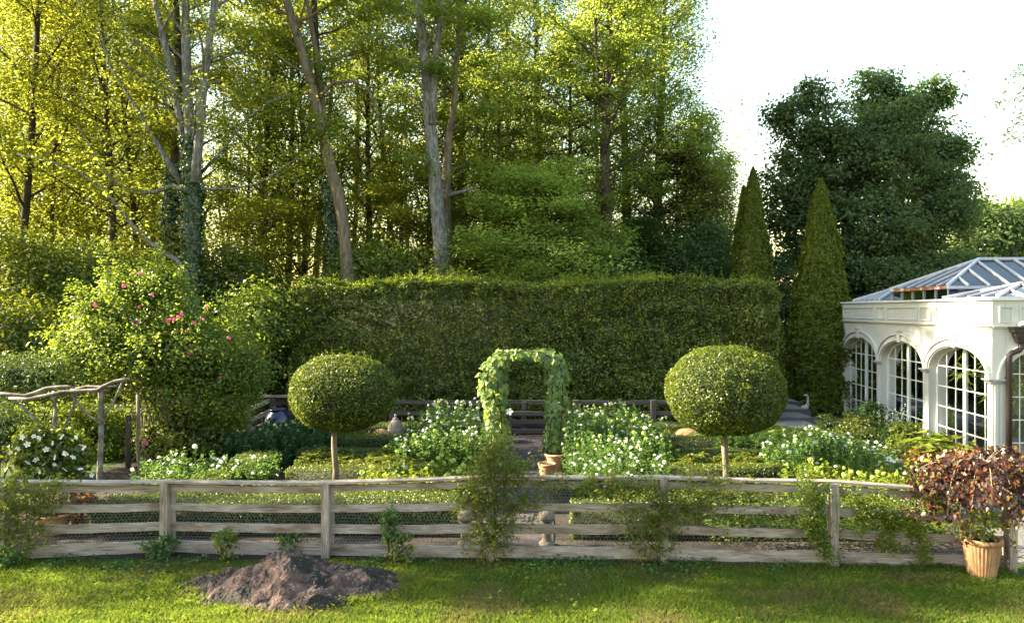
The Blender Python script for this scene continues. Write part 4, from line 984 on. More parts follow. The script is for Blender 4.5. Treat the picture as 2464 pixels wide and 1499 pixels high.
co = MB(); co.box8([(hx0 + .3, hy0 + .28, .5), (hx1 - .3, hy0 + .28, .5), (hx1 - .3, hy1 - .3, .5), (hx0 + .3, hy1 - .3, .5), (hx0 + .3, hy0 + .28, 4.02), (hx1 - .3, hy0 + .28, 4.02), (hx1 - .3, hy1 - .3, 4.02), (hx0 + .3, hy1 - .3, 4.02)])
leaf_mesh('foliage', leaf_data(P, .10, Nn, 1.1, .42), [M_HEDGE, M_CORE], th, co)
n = 4200; X = rng.uniform(hx0 + .1, hx1 - .1, n); Y = rng.uniform(hy0 + .0, hy1, n); hs = np.abs(rng.normal(0, .15, n)) * (1 + .8 * fnoise(np.stack([X, Y], 1), 2.2, 31)).clip(.1)
PP = np.concatenate([np.stack([X + rng.normal(0, .02, n), Y, hh + .02 + hs * f - .09 * np.sin(X * .9 + .6) - .04 * np.sin(X * 2.3) - .02 - .16 * np.clip((np.abs(X - .7) - 7.3) / .35, 0, 1) ** 2], 1) for f in np.linspace(-.3, 1, 10)])
X = rng.uniform(hx0 + .05, hx1 - .1, 15000); Y = rng.uniform(hy0 - .05, hy1, 15000)  # extra top leaves whose pale colour stands in for the sunlit hedge top
PP = np.concatenate([PP, np.stack([X, Y, hh + .05 + rng.normal(0, .06, 15000) - .09 * np.sin(X * .9 + .6) - .04 * np.sin(X * 2.3) - .16 * np.clip((np.abs(X - .7) - 7.3) / .35, 0, 1) ** 2], 1)])
leaf_mesh('shoots_and_lit_top', leaf_data(PP, .075, None, 1.2, .45), M_HTOP, th)
tm = MB()
for i in range(14):
    x = hx0 + .6 + i * 1.1; tm.tube([(x, 24.1, 0), (x + .1, 24.1, 1.2)], [.06, .05], 6)
tm.build('trunks', M_BARKD, th)
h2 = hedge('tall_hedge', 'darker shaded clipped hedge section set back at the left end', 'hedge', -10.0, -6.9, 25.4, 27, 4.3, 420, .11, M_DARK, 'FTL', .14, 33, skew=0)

def cypress(label, px, Y, top_py, r, seed, mat=M_THUJA, base_r=.86):
    x = at(px, 0, Y)[0]; ht = at(0, top_py, Y)[2]
    t_ = thing('cypress', label, 'conifer', (x, Y, 0), 'narrow pointed conifers behind the hedge')
    n = 62000; z = rng.random(n) ** .85; a_ = rng.uniform(0, 2 * PI, n)
    prof = np.where(z < .3, base_r + (1 - base_r) * z / .3, (1 - ((z - .3) / .7)) ** .70) * r
    D = np.stack([np.cos(a_) * r, np.sin(a_) * r, z * ht], 1)
    l = 1 + .07 * fnoise(D, 1.8, seed) + .10 * fnoise(D, 6, seed + 1, 10) + .07 * fnoise(D, 13, seed + 2, 10)
    rr_ = prof * l * (1 - .12 * rng.random(n)); P = np.stack([x + np.cos(a_) * rr_, Y + np.sin(a_) * rr_, z * ht * (1 + .0 * l)], 1)
    Nn = np.stack([np.cos(a_), np.sin(a_), np.full(n, .35)], 1)
    co = MB(); co.lathe([(r * base_r * .8, 0), (r * .80, ht * .3), (r * .48, ht * .62), (r * .2, ht * .85), (.02, ht * .95)], (x, Y, 0), 20)
    leaf_mesh('crown', leaf_data(P, .12, Nn, .8, .5), [mat, M_CORE], t_, co)
    m = MB(); m.tube([(x, Y, 0), (x, Y, ht * .5)], [.12, .05], 7); m.build('trunk', M_BARKD, t_)
cypress('tall pointed conifer standing clear beside the far corner of the conservatory', 1975, 27.6, 432, 1.16, 1, base_r=.98)
cypress('pointed conifer partly hidden by the right end of the tall hedge', 1812, 30.5, 405, 1.0, 2)
cypress('shorter slim conifer pressed against the left side of a taller one', 1790, 31.0, 448, .78, 3)

# ------------------------------------------------------------------ trees
def limb(rnd, mb, p, az_, el_, L, r, bend=.0, n=6, wig=.12):
    pts = [np.array(p, float)]; d = np.array([math.cos(az_) * math.cos(el_), math.sin(az_) * math.cos(el_), math.sin(el_)])
    for i in range(n):
        d = unit(d + np.array([rnd.gauss(0, wig), rnd.gauss(0, wig), rnd.gauss(0, wig * .6) + bend])); pts.append(pts[-1] + d * L / n)
    if mb is not None: mb.tube(pts, [max(.006, r * (1 - .82 * i / n)) for i in range(n + 1)], 5, cap=False)
    return pts
def grow(rnd, mb, path, rads, z0, z1, nl, Lf, elf, bend=.02, twigs=5, anchors=None, azr=None, sub=True):
    """limbs along a trunk path between heights z0 and z1"""
    path = [np.array(p, float) for p in path]; zs = [p[2] for p in path]; A = anchors if anchors is not None else []
    ga = rnd.uniform(0, 6)
    for i in range(nl):
        z = z0 + (z1 - z0) * ((i + rnd.random()) / nl)
        j = max(0, min(len(path) - 2, next((k for k in range(len(path) - 1) if zs[k + 1] >= z), len(path) - 2)))
        f = (z - zs[j]) / max(1e-6, zs[j + 1] - zs[j]); f = min(1, max(0, f)); p = path[j] * (1 - f) + path[j + 1] * f; r = rads[j] * (1 - f) + rads[j + 1] * f
        h = (z - z0) / (z1 - z0); ga += 2.4 + rnd.gauss(0, .4); a_ = ga if azr is None else rnd.uniform(*azr)
        L = Lf(h) * rnd.uniform(.7, 1.2)
        pts = limb(rnd, mb, p, a_, elf(h), L, min(r * .5, .02 + L * .014), bend)
        for t in range(twigs):
            k = rnd.randint(2, len(pts) - 1); sa = a_ + rnd.choice([-1, 1]) * rnd.uniform(.4, 1.1)
            q = limb(rnd, mb if sub else None, pts[k], sa, elf(h) * .4 + rnd.gauss(0, .15), L * rnd.uniform(.2, .42), .012 + L * .002, 0, 4)
            A += [q[2], q[3], q[4]]
        A += [pts[-1], pts[-2], pts[-3]]
    return A
def sprays(A, per, rs, flat=.18, zmin=None, tilt=None):
    A = np.array(A); C = np.repeat(A, per, 0); n = len(C)
    a_ = rng.uniform(0, 2 * PI, n); r_ = np.sqrt(rng.random(n)) * rs * np.repeat(rng.uniform(.5, 1.25, len(A)), per)
    P = C + np.stack([np.cos(a_) * r_, np.sin(a_) * r_, rng.normal(0, flat * rs, n) - r_ * .12], 1)
    if zmin is not None: P = P[P[:, 2] > zmin]
    return P
def tree(name, label, path, rads, mat, bark, z0, z1, nl, Lf, elf, per=34, rs=.6, size=.15, seed=0, group=None, bend=.02, twigs=5, flat=.18, extra=(), spread=.75, cat='tree', aspect=.55, anchors=None, base=None, wob=.06, azr=None):
    b = base if base is not None else path[0]
    t_ = thing(name, label, cat, (b[0], b[1], 0 if b[2] > -.5 else b[2]), group)
    rnd = random.Random(seed); mb = MB(); mb.tube(path, rads, 9, wob=wob); A = list(anchors) if anchors else []
    for ex in extra: mb.tube(ex[0], ex[1], 7, wob=wob)
    if nl: grow(rnd, mb, path, rads, z0, z1, nl, Lf, elf, bend, twigs, A, azr)
    for ex in extra:
        if len(ex) > 2: grow(rnd, mb, ex[0], ex[1], ex[2], ex[3], ex[4], Lf, elf, bend, twigs, A)
    mb.build('trunk', bark, t_, smooth=True)
    if A: leaf_mesh('crown', leaf_data(sprays(A, per, rs, flat), size, None, spread, aspect), mat, t_)
    return t_
def copy_tree(t_, name, label, loc, rz, s, group=None):
    r = t_.copy(); COL.objects.link(r); r.name = name; r.location = loc; r.rotation_euler = (0, 0, rz); r.scale = (s, s, s); r['label'] = label
    if group: r['group'] = group
    for c in t_.children:
        k = c.copy(); COL.objects.link(k); k.parent = r
    return r
def px_path(Y, pts, yoff=0):             # list of (px,py) at depth Y, ground point first
    return [at(x, y, Y + yoff) for x, y in pts]
def grounded(path, n=1):
    p = np.array(path[0], float).copy(); p[2] = 0; return [p] + path

# A: ivy clad tree with several pale stems
YA_ = 26.0
sA = grounded(px_path(YA_, [(462, 760), (460, 640), (462, 520), (462, 420), (456, 330), (450, 200), (447, 60), (445, -120), (450, -300)]))
rA = [.36, .34, .31, .30, .27, .19, .16, .14, .10, .05]
e1 = px_path(YA_, [(452, 440), (436, 300), (415, 180), (392, 90), (372, 0), (345, -160)]); e2 = px_path(YA_ - .3, [(470, 440), (478, 340), (486, 240), (500, 120), (516, 20), (530, -140)])
e3 = px_path(YA_ + .4, [(455, 470), (410, 400), (375, 340), (335, 270), (300, 215), (265, 160), (235, 60)])
e4 = px_path(YA_ - .4, [(450, 458), (415, 448), (375, 462), (330, 466), (290, 450), (262, 425), (238, 395), (215, 350), (185, 300)])
e5 = px_path(YA_ - .6, [(450, 660), (425, 625), (380, 600), (335, 560), (300, 520), (270, 480), (235, 445), (180, 410), (110, 385), (40, 372)])
e6 = px_path(YA_ - .3, [(485, 455), (560, 455), (620, 442), (665, 415), (710, 385), (760, 370)])
e7 = px_path(YA_ + .3, [(480, 420), (520, 380), (560, 330), (590, 290), (650, 245), (700, 225)])
rndA = random.Random(3); AA = []
for e_, azr in ((e3, None), (e4, None), (e5, None), (e6, None), (e7, None)):
    for p_ in e_[2:]:
        for _ in range(4):
            q = limb(rndA, None, p_, rndA.uniform(0, 6.28), rndA.uniform(-.1, .6), rndA.uniform(.6, 1.8), .01); AA += [q[3], q[5], q[6]]
tA = tree('ivy_clad_tree', 'tall tree with ivy covered trunk splitting into three pale stems', sA, rA, M_YEL, M_BARKL, 9, 18, 12, lambda h: 3.0 - h, lambda h: .55 + .3 * h, 13, .70, .14, 11,
          extra=[(e1, [.14, .13, .12, .11, .10, .06], 9, 17, 7), (e2, [.17, .16, .15, .14, .12, .07], 10, 17, 7), (e3, [.13, .11, .09, .07, .05, .04, .03]), (e4, [.10, .08, .075, .07, .06, .05, .04, .03, .02]),
                 (e5, [.09, .08, .075, .07, .065, .06, .05, .04, .03, .02]), (e6, [.05, .04, .035, .03, .02, .015]), (e7, [.06, .05, .04, .035, .03, .02])], anchors=AA)
def ivy(parent, path, rads, n, size, mat=M_IVY, thick=.14):
    path = np.array(path); k = rng.random(n) * (len(path) - 1); i = k.astype(int); f = (k - i)[:, None]
    C = path[i] * (1 - f) + path[i + 1] * f; rr_ = np.interp(k, range(len(rads)), rads); a_ = rng.uniform(0, 2 * PI, n); q = rr_ + thick * rng.random(n) * (1 + .6 * np.sin(k * 9 + a_ * 2))
    P = C + np.stack([np.cos(a_) * q, np.sin(a_) * q, rng.normal(0, .05, n)], 1); Nn = np.stack([np.cos(a_), np.sin(a_), np.full(n, .3)], 1)
    leaf_mesh('ivy_leaves', leaf_data(P, size, Nn, .5, .8), mat, parent)
ivy(tA, sA[:6], [.36, .34, .31, .28, .24, .16], 9000, .10)
sA2 = grounded(px_path(28, [(408, 700), (406, 600), (410, 500), (420, 400), (428, 300), (430, 200), (425, 0), (420, -200)]))
tA2 = tree('ivy_clad_tree', 'dark ivy wrapped trunk just behind and left of the pale stemmed tree', sA2, [.24, .24, .22, .2, .18, .16, .14, .1, .05], M_YEL, M_BARKD, 9, 19, 14, lambda h: 2.6 - h, lambda h: .5, 30, .7, .16, 12)
ivy(tA2, sA2[:5], [.26, .26, .24, .22, .2], 4500, .12)

# B: leaning trunk
sB = grounded(px_path(27.5, [(842, 700), (835, 640), (826, 540), (815, 470), (800, 420), (782, 345), (768, 280), (748, 200), (725, 120), (704, 50), (684, -20), (655, -150), (630, -300)]))
tB = tree('leaning_tree', 'tall bare brown trunk leaning left above the hedge', sB, [.26, .24, .225, .22, .235, .20, .19, .185, .175, .165, .155, .145, .12, .07], M_YEL, M_BARK, 12, 20, 16, lambda h: 3.4 - h, lambda h: .4 + .4 * h, 34, .75, .16, 13,
          extra=[(px_path(27.5, [(770, 235), (800, 200), (850, 196), (885, 215), (905, 260), (920, 330)]), [.08, .07, .05, .04, .03, .02]), (px_path(28, [(783, 340), (775, 230), (762, 130), (745, 40), (722, -60), (700, -200)]), [.12, .11, .10, .09, .08, .05])])
sB2 = grounded(px_path(29, [(806, 700), (800, 600), (796, 500), (790, 430), (782, 380), (770, 250), (760, 100), (752, -100)]))
tB2 = tree('ivy_clad_tree', 'straight ivy covered trunk right behind the leaning brown trunk', sB2, [.22, .22, .2, .19, .18, .17, .15, .13, .09], M_MID, M_BARKD, 8, 18, 12, lambda h: 2.6 - h, lambda h: .4, 30, .7, .15, 14); ivy(tB2, sB2[:5], [.24, .24, .22, .2, .18], 3500, .12)

# C: twin trunk
sC = grounded(px_path(28, [(1066, 640), (1058, 560), (1050, 470), (1042, 380), (1034, 290), (1028, 200), (1018, 100), (1005, 0), (990, -140), (985, -300)]))
tC = tree('twin_stem_tree', 'grey furrowed trunk that forks into a dark and a pale stem above the hedge', sC, [.36, .34, .29, .27, .25, .22, .21, .19, .17, .13, .08], M_MID, M_BARKL, 11, 20, 16, lambda h: 3.2 - h, lambda h: .4 + .4 * h, 34, .75, .16, 15,
          extra=[(px_path(27.8, [(1040, 300), (1043, 220), (1048, 140), (1058, 60), (1068, -20), (1078, -160)]), [.15, .13, .12, .11, .10, .07], 13, 19, 6), (px_path(28.2, [(1080, 470), (1110, 462), (1150, 450)]), [.10, .07, .04])])
sC2 = grounded(px_path(29, [(1078, 640), (1074, 500), (1074, 420), (1078, 340), (1092, 260), (1100, 120), (1110, -60)]))
tree('slim_tree', 'slimmer brown trunk close behind the forked grey trunk', sC2, [.2, .2, .18, .17, .15, .12, .10, .05], M_MID, M_BARK, 8, 18, 14, lambda h: 2.4 - h, lambda h: .4, 30, .7, .15, 16)
# D: forked dark tree at right of the woods
sD = grounded(px_path(31, [(1462, 640), (1458, 480), (1455, 360), (1458, 280), (1462, 180), (1466, 60), (1470, -80), (1474, -260)]))
tree('forked_tree', 'dark upright tree with spreading forks near the right edge of the wood', sD, [.25, .24, .22, .2, .18, .15, .12, .1, .05], M_MID, M_BARKD, 9, 20, 26, lambda h: 3.6 - 1.6 * h, lambda h: .5 + .3 * h, 34, .7, .15, 17,
     extra=[(px_path(31, [(1457, 290), (1445, 230), (1436, 150), (1432, 60), (1430, -60)]), [.10, .09, .08, .06, .03], 12, 17, 6), (px_path(31, [(1460, 300), (1490, 250), (1515, 180), (1535, 100)]), [.10, .09, .07, .04], 12, 16, 6)])

# F: layered tree (flat drooping sprays)
def layered(label, px, Y, top_py, bot_z, Lmax, seed, nl=60, mat=M_LAYER, per=42, lean=0, size=.13):
    x = at(px, 0, Y)[0]; ht = at(0, top_py, Y)[2]
    path = [np.array([x + lean * f, Y, ht * f]) for f in (0, .2, .4, .6, .8, 1)]
    return tree('layered_tree', label, path, [.2, .18, .14, .1, .06, .02], mat, M_BARKD, bot_z, ht * .97, nl, lambda h: Lmax * (1 - .72 * h ** 1.2), lambda h: .30 - .1 * (1 - h), int(per * .8), .70, size, seed, bend=-.04, twigs=6, flat=.20, spread=.6)
layered('tree with flat drooping light green layers in front of the wood', 1290, 29.0, 395, 2.6, 4.7, 21, 84, per=46)
layered('taller layered green tree rising behind the drooping light green one', 1200, 31.5, 120, 5.0, 3.9, 22, 60, M_MID, 24)
layered('slender layered tree between the forked grey trunk and the leaning trunk', 965, 31.0, 330, 2.5, 3.4, 23, 36, M_YEL, 30)
layered('green layered tree beside the dark forked tree', 1372, 33.0, 60, 6.0, 3.6, 24, 52, M_MID, 24)
layered('low spreading tree with yellow layers behind the left end of the hedge', 640, 30, 470, 1.8, 3.8, 25, 36, M_YEL, 30)

# G: dark evergreen mass and woodland edge at the right
def conifer(label, px, Y, top_py, Lmax, seed, mat=M_DARK, bark=M_BARKD, nl=90, z0=.8, name='spruce', per=40):
    x = at(px, 0, Y)[0]; ht = at(0, top_py, Y)[2]
    path = [np.array([x, Y, ht * f]) for f in (0, .25, .5, .75, 1)]
    return tree(name, label, path, [.25, .2, .14, .08, .02], mat, bark, z0, ht * .98, nl, lambda h: Lmax * (1 - h) ** .8 + .3, lambda h: -.05, per, .5, .13, seed, bend=-.03, twigs=5, flat=.2, spread=.8, aspect=.3)
conifer('dark green spruce low behind the right part of the hedge', 1545, 32, 520, 2.0, 31)
conifer('dull brown needled conifer in the shade at the right of the wood', 1630, 35, 330, 3.0, 32, leafmat('needles_brown', [(0, (.04, .03, .014)), (.6, (.07, .055, .018)), (1, (.10, .10, .02))], (.2, .14, .03), trans=.25), z0=1.5, nl=80)
def edge_tree(label, px, Y, top_py, Lf, seed, mat, nl=46, z0=2.0, per=34, lean=0, size=.15, rs=.7, group=None):
    x = at(px, 0, Y)[0]; ht = at(0, top_py, Y)[2]
    path = [np.array([x + lean * f + .2 * math.sin(f * 5 + seed), Y, ht * f]) for f in (0, .15, .3, .45, .6, .75, .9, 1)]
    r = .012 * ht + .04
    return tree('woodland_tree', label, path, [r, r * .9, r * .8, r * .7, r * .55, r * .4, r * .2, .03], mat, M_BARKD, z0, ht * .98, nl, Lf, lambda h: .5 + .4 * h, int(per * .70), rs * 1.05, size * .95, seed, twigs=6, group=group, flat=.35)
edge_tree('tall pale green tree whose crown forms the right outline of the wood', 1590, 35, -160, lambda h: 3.0 - 1.2 * h, 41, M_MID, 74, 5)
edge_tree('soft green tree at the foot of the wood outline above the hedge end', 1680, 37, 300, lambda h: 2.5 * (1 - .6 * h), 42, M_MID, 50, 2)
edge_tree('hazy yellow green tree between the wood and the pointed conifers', 1722, 39, 400, lambda h: 2.0 * (1 - .5 * h), 43, M_YEL, 40, 1)
edge_tree('leafy green tree behind the forked dark tree', 1500, 38, -120, lambda h: 3.4 - 1.2 * h, 44, M_MID, 60, 4)
edge_tree('bright green tree behind the layered trees', 1300, 39, -150, lambda h: 3.4 - h, 45, M_MID, 56, 7)
edge_tree('light green tree behind the forked grey trunk', 1120, 36, -200, lambda h: 3.2 - h, 46, M_YEL, 56, 6)

# woodland rows: individual trees, copies of four kinds
def proto(seed, ht, z0, nl, Lf, mat, rs=.72, per=30, size=.165, r=.2, lean=0.0, bark=M_BARKD):
    rr = random.Random(seed); path = [np.array([lean * f + .25 * math.sin(f * 4 + seed), .25 * math.cos(f * 5 + seed), ht * f]) for f in np.linspace(0, 1, 10)]
    return tree('woodland_tree', 'tree', path, [r * (1 - .85 * f) for f in np.linspace(0, 1, 10)], mat, bark, z0, ht, nl, Lf, lambda h: .62 + .35 * h, int(per * .62), rs * 1.1, size * .95, seed, twigs=6, flat=.35)
protos = [proto(61, 21, 4.5, 40, lambda h: 3.2 - 1.2 * h, M_YEL), proto(62, 23, 7, 34, lambda h: 3.4 - 1.4 * h, M_YEL, lean=1.2), proto(63, 19, 3.0, 44, lambda h: 2.8 - 1.0 * h, M_YEL, r=.13), proto(64, 22, 6, 36, lambda h: 3.2 - 1.2 * h, M_MID, lean=-1.0)]
wood = [  # px, depth, proto, scale, rz, label
 (12, 29, 1, 1.0, .3, 'dark trunk cut by the left edge of the picture'), (45, 34, 0, .95, 2.0, 'leaning thin tree near the left edge of the wood'), (165, 36, 2, 1.0, 1.0, 'very thin straight tree in the wood at the far left'),
 (205, 38, 0, 1.0, 4.0, 'thin tree next to the very thin one at the far left of the wood'), (276, 31, 1, .98, 5.1, 'straight dark trunk left of the pale stemmed ivy tree'), (340, 35, 3, 1.0, .9, 'slim dark trunk left of the ivy wrapped trunk'),
 (385, 40, 0, 1.05, 2.2, 'woodland tree half hidden behind the pale stemmed ivy tree'), (512, 36, 1, 1.0, 3.3, 'dark trunk right of the pale stemmed ivy tree'), (575, 39, 2, 1.0, 1.9, 'thin tree midway between the ivy tree and the leaning trunk'),
 (640, 33, 3, 1.0, 4.6, 'slim upright tree left of the leaning trunk'), (682, 35, 0, 1.0, 5.9, 'thin bent trunk left of the leaning trunk'), (722, 34, 2, 1.05, .2, 'narrow dark trunk just left of the leaning trunk'),
 (745, 37, 1, 1.0, 1.1, 'dark trunk seen behind the leaning trunk'), (905, 36, 0, 1.0, 2.7, 'thin curved tree between the leaning trunk and the forked grey trunk'), (968, 38, 1, .95, 3.9, 'broad shaded trunk left of the forked grey trunk'),
 (1012, 35, 2, 1.0, .7, 'thin trunk touching the left side of the forked grey trunk'), (1190, 35, 3, .95, 5.0, 'slim dark trunk inside the layered green foliage'), (1240, 40, 0, 1.0, 3.0, 'woodland tree behind the middle of the layered foliage'),
 (1420, 42, 3, 1.0, 1.6, 'woodland tree left of the dark forked tree'), (100, 42, 1, 1.0, 2.9, 'yellow leaved tree deep in the wood at the far left'), (60, 37, 3, .95, 1.4, 'greenish tree a little behind the left edge of the wood'), (130, 32, 2, .98, 3.4, 'thin trunk close behind the bushes at the far left'), (240, 40, 1, .98, 2.2, 'tree between the thin trunks deep in the left of the wood'),
 (310, 44, 0, 1.0, 1.2, 'tree deep in the wood left of the ivy wrapped trunk'), (-30, 31, 3, .9, 5.2, 'tree trunk just cut off by the left edge'),
 (450, 45, 3, 1.0, .4, 'yellow leaved tree deep in the wood behind the ivy tree'),
 (620, 46, 1, 1.05, 5.4, 'yellow leaved tree deep in the wood left of the leaning trunk'), (830, 44, 3, 1.0, 2.4, 'yellow leaved tree deep in the wood behind the leaning trunk'), (1080, 46, 0, 1.0, 4.4, 'tree deep in the wood behind the forked grey trunk')]
G_W = 'trees of the wood behind the garden'; used = set()
for i, (px, Y, k, s, rz, lb) in enumerate(wood):
    x = (px - 1232) / F * Y
    if k not in used:
        used.add(k); o = protos[k]; o.location = (x, Y, 0); o.rotation_euler = (0, 0, rz); o.scale = (s, s, s); o['label'] = lb; o['group'] = G_W
    else: copy_tree(protos[k], 'woodland_tree', lb, (x, Y, 0), rz, s, G_W)

# far wood: one mass of trunks and leaves
mb = MB(); rr = random.Random(5); A = []
for i in range(60):
    Y = rr.uniform(52, 66); x = rr.uniform(-.74, .26) * Y; ht = rr.uniform(15, 23)
    mb.tube([(x, Y, 0), (x + rr.gauss(0, .6), Y, ht * .5), (x + rr.gauss(0, .9), Y, ht)], [.2, .15, .04], 5)
    for j in range(70): A.append((x + rr.gauss(0, 2.2), Y + rr.gauss(0, 1.5), ht * rr.random() ** .8 + .8))
P = sprays(A, 15, 1.6, .5); tr_ = mb; V = leaf_data(P, .27, None, .9, .55)
o = leaf_mesh('far_woods', V, [M_YEL, M_BARKD], None, mb); o['kind'] = 'stuff'

# ------------------------------------------------------------------ the big dark trees and the distance at the right
def crown_tree(name, label, base, blobs, mat, K, per, rc, size, seed, bark=M_BARKD, stems=(), group=None, core=.0, cat='tree', spread=.8):
    t_ = thing(name, label, cat, (base[0], base[1], 0), group); PP = []; NN = []; mb = MB(); co = MB(); rr = random.Random(seed)
    tot = sum(b[3] * b[5] for b in blobs); top = np.mean([[b[0], b[1], b[2]] for b in blobs], 0)
    mb.tube([base, (np.array(base) * .6 + top * .4) + [.1, 0, 0], top], [.30, .24, .12], 9)
    for q, b in enumerate(blobs):
        k = int(K * b[3] * b[5] / tot); P, Nn, C = clump_points(b[:3], b[3:6], k, per, rc, seed * 10 + q, .5, .55); PP.append(P); NN.append(Nn)
        for _ in range(5):
            e = C[rr.randrange(len(C))]; mid = (top + e) / 2 + [0, 0, -.3]; mb.tube([top - [0, 0, rr.uniform(0, 2)], mid, e], [.09, .05, .015], 5)
        if core: blob_core(co, b[:3], b[3:6], core, seed)
    mb.build('trunk', bark, t_, smooth=True)
    leaf_mesh('crown', leaf_data(np.concatenate(PP), size, np.concatenate(NN), spread, .6), [mat, M_CORE], t_, co if core else None); return t_
def B(px, py, Y, rx, rz, ry=None): c = at(px, py, Y); s = Y / F; return (c[0], c[1], c[2], rx * s, (ry or rx) * s * .8, rz * s)
crown_tree('magnolia_tree', 'huge dark green leafy tree with a stepped top behind the pointed conifers', (at(2020, 0, 36)[0], 36, 0),
           [B(1960, 320, 36, 105, 95), B(1910, 480, 35.5, 95, 130), B(2060, 420, 36, 150, 150), B(2140, 330, 36.5, 90, 90), B(2060, 600, 35, 200, 140), B(2230, 520, 36.5, 120, 130), B(1950, 700, 35, 150, 130), B(2200, 700, 35, 160, 110), B(1880, 280, 36, 45, 30), B(1945, 225, 36, 40, 32)],
           M_BIG, 1500, 64, .36, .18, 51, core=.30)
crown_tree('oak_tree', 'pale green oak with sunlit top shoots rising out of the huge dark tree', (at(2180, 0, 39)[0], 39, 0),
           [B(2100, 215, 38, 42, 60), B(2125, 265, 38, 75, 55), B(2245, 235, 38, 48, 42), B(2210, 265, 38, 40, 25), B(2270, 400, 38.5, 70, 95), B(2190, 360, 38.5, 60, 60), B(2290, 490, 38.5, 55, 60)],
           leafmat('leaf_oak_light', [(0, (.03, .07, .03)), (.6, (.06, .11, .04)), (1, (.13, .15, .03))], (.25, .36, .05), trans=.4), 330, 60, .36, .21, 52)
g_r = 'trees beyond the conservatory'
crown_tree('round_tree', 'olive green round tree beyond the conservatory roof', (at(2390, 0, 46)[0], 46, 0), [B(2370, 575, 46, 60, 75), B(2410, 560, 47, 60, 60), B(2340, 620, 45, 50, 60)], M_BIG, 240, 60, .5, .26, 53, core=.5, group=g_r)
crown_tree('round_tree', 'sunny yellow tree beyond the conservatory at the right edge', (at(2480, 0, 52)[0], 52, 0), [B(2465, 540, 52, 50, 60), B(2430, 590, 51, 50, 60), B(2360, 520, 56, 60, 35)], M_MID, 200, 60, .55, .28, 54, core=.4, group=g_r)
crown_tree('round_tree', 'grey green drooping shrubby tree just above the glass roof', (at(2230, 0, 33)[0], 33, 0), [B(2230, 660, 33, 90, 45), B(2300, 640, 33.5, 50, 30), B(2130, 690, 32, 60, 60)], M_BIG, 200, 60, .3, .17, 55, core=.5, group=g_r)
# overhanging twig at the upper right edge: a tree just outside the picture
cx, cy_ = 15.6, 14.5
tR = thing('overhanging_tree', 'dark leafy twigs of a tree reaching in at the upper right edge', 'tree', (cx, cy_, 0)); mb = MB(); AAp = []
mb.tube([(cx, cy_, 0), (cx, cy_, 4), (cx + .1, cy_ + .2, 8), (cx + .2, cy_, 12)], [.24, .20, .14, .05], 9, wob=.06)
for (x0, y0), (x1, y1) in (((2580, 130), (2428, 190)), ((2600, 220), (2392, 250)), ((2580, 250), (2440, 300)), ((2570, 300), (2425, 335)), ((2590, 60), (2500, 60)), ((2560, 170), (2470, 230))):
    p0, p1 = at(x0, y0, 16), at(x1, y1, 16.0); m = (p0 + p1) / 2 + [0, 0, .12]; zb = max(3.6, p0[2] * .55 + .9 * math.sin(x0)); q0 = np.array([cx, cy_, zb])
    mb.tube([q0, (q0 + p0) / 2 + [0, .2 * math.cos(y0), -.15], p0, m, p1], [.06, .045, .03, .015, .006], 5)
    for f in np.linspace(.1, 1, 7): AAp.append(q0 * (1 - f) + p0 * f + [0, 0, .05])
    for f in np.linspace(.25, 1, 9): AAp.append(m * (1 - f) + p1 * f if f > .5 else p0 * (1 - f) + m * f)
rt = random.Random(77); grow(rt, mb, [(cx, cy_, 0), (cx, cy_, 4), (cx + .1, cy_ + .2, 8), (cx + .2, cy_, 12)], [.24, .20, .14, .05], 5, 12, 22, lambda h: 2.5 - 1.0 * h, lambda h: .4 + .4 * h, .02, 4, AAp)
mb.build('trunk', M_BARKD, tR, smooth=True); leaf_mesh('crown', leaf_data(sprays(AAp, 14, .24, .5), .11, None, .9, .3), M_BIG, tR)
# houses glimpsed through the trees
def far_house(label, px, py_ridge, Y, wpx, hz, dep=9):
    c = at(px, py_ridge, Y); wd = wpx * Y / F; hs = thing('house', label, 'house', (c[0], Y, 0), 'houses beyond the garden')
    mb = MB(); mb.box(c[0] - wd / 2, c[0] + wd / 2, Y, Y + dep, 0, c[2] - hz); mb.build('wall', M_TRIM, hs)
    mb = MB(); e = .4; a_, b_ = c[0] - wd / 2 - e, c[0] + wd / 2 + e; z0, z1 = c[2] - hz - .1, c[2]
    mb.add([(a_, Y - e, z0), (b_, Y - e, z0), (b_ - hz * .8, Y + dep / 2, z1), (a_ + hz * .8, Y + dep / 2, z1), (a_, Y + dep + e, z0), (b_, Y + dep + e, z0)], [(0, 1, 2, 3), (5, 4, 3, 2), (4, 0, 3), (1, 5, 2), (0, 4, 5, 1)])
    mb.build('roof', M_SHING, hs)
    mb = MB(); mb.box(c[0] - 1, c[0] + .2, Y - .05, Y - .003, 1.0, 2.4); w_ = mb.build('window', M_TRIM, hs)
    mb = MB(); mb.box(c[0] - .9, c[0] + .1, Y - .06, Y - .052, 1.1, 2.3); mb.build('glass', M_GLASS, w_)
far_house('grey slate roof glimpsed through leaves above the glass roof', 2290, 585, 42, 110, 1.9)
far_house('brownish roof at the right edge above the conservatory', 2520, 590, 44, 170, 2.4)

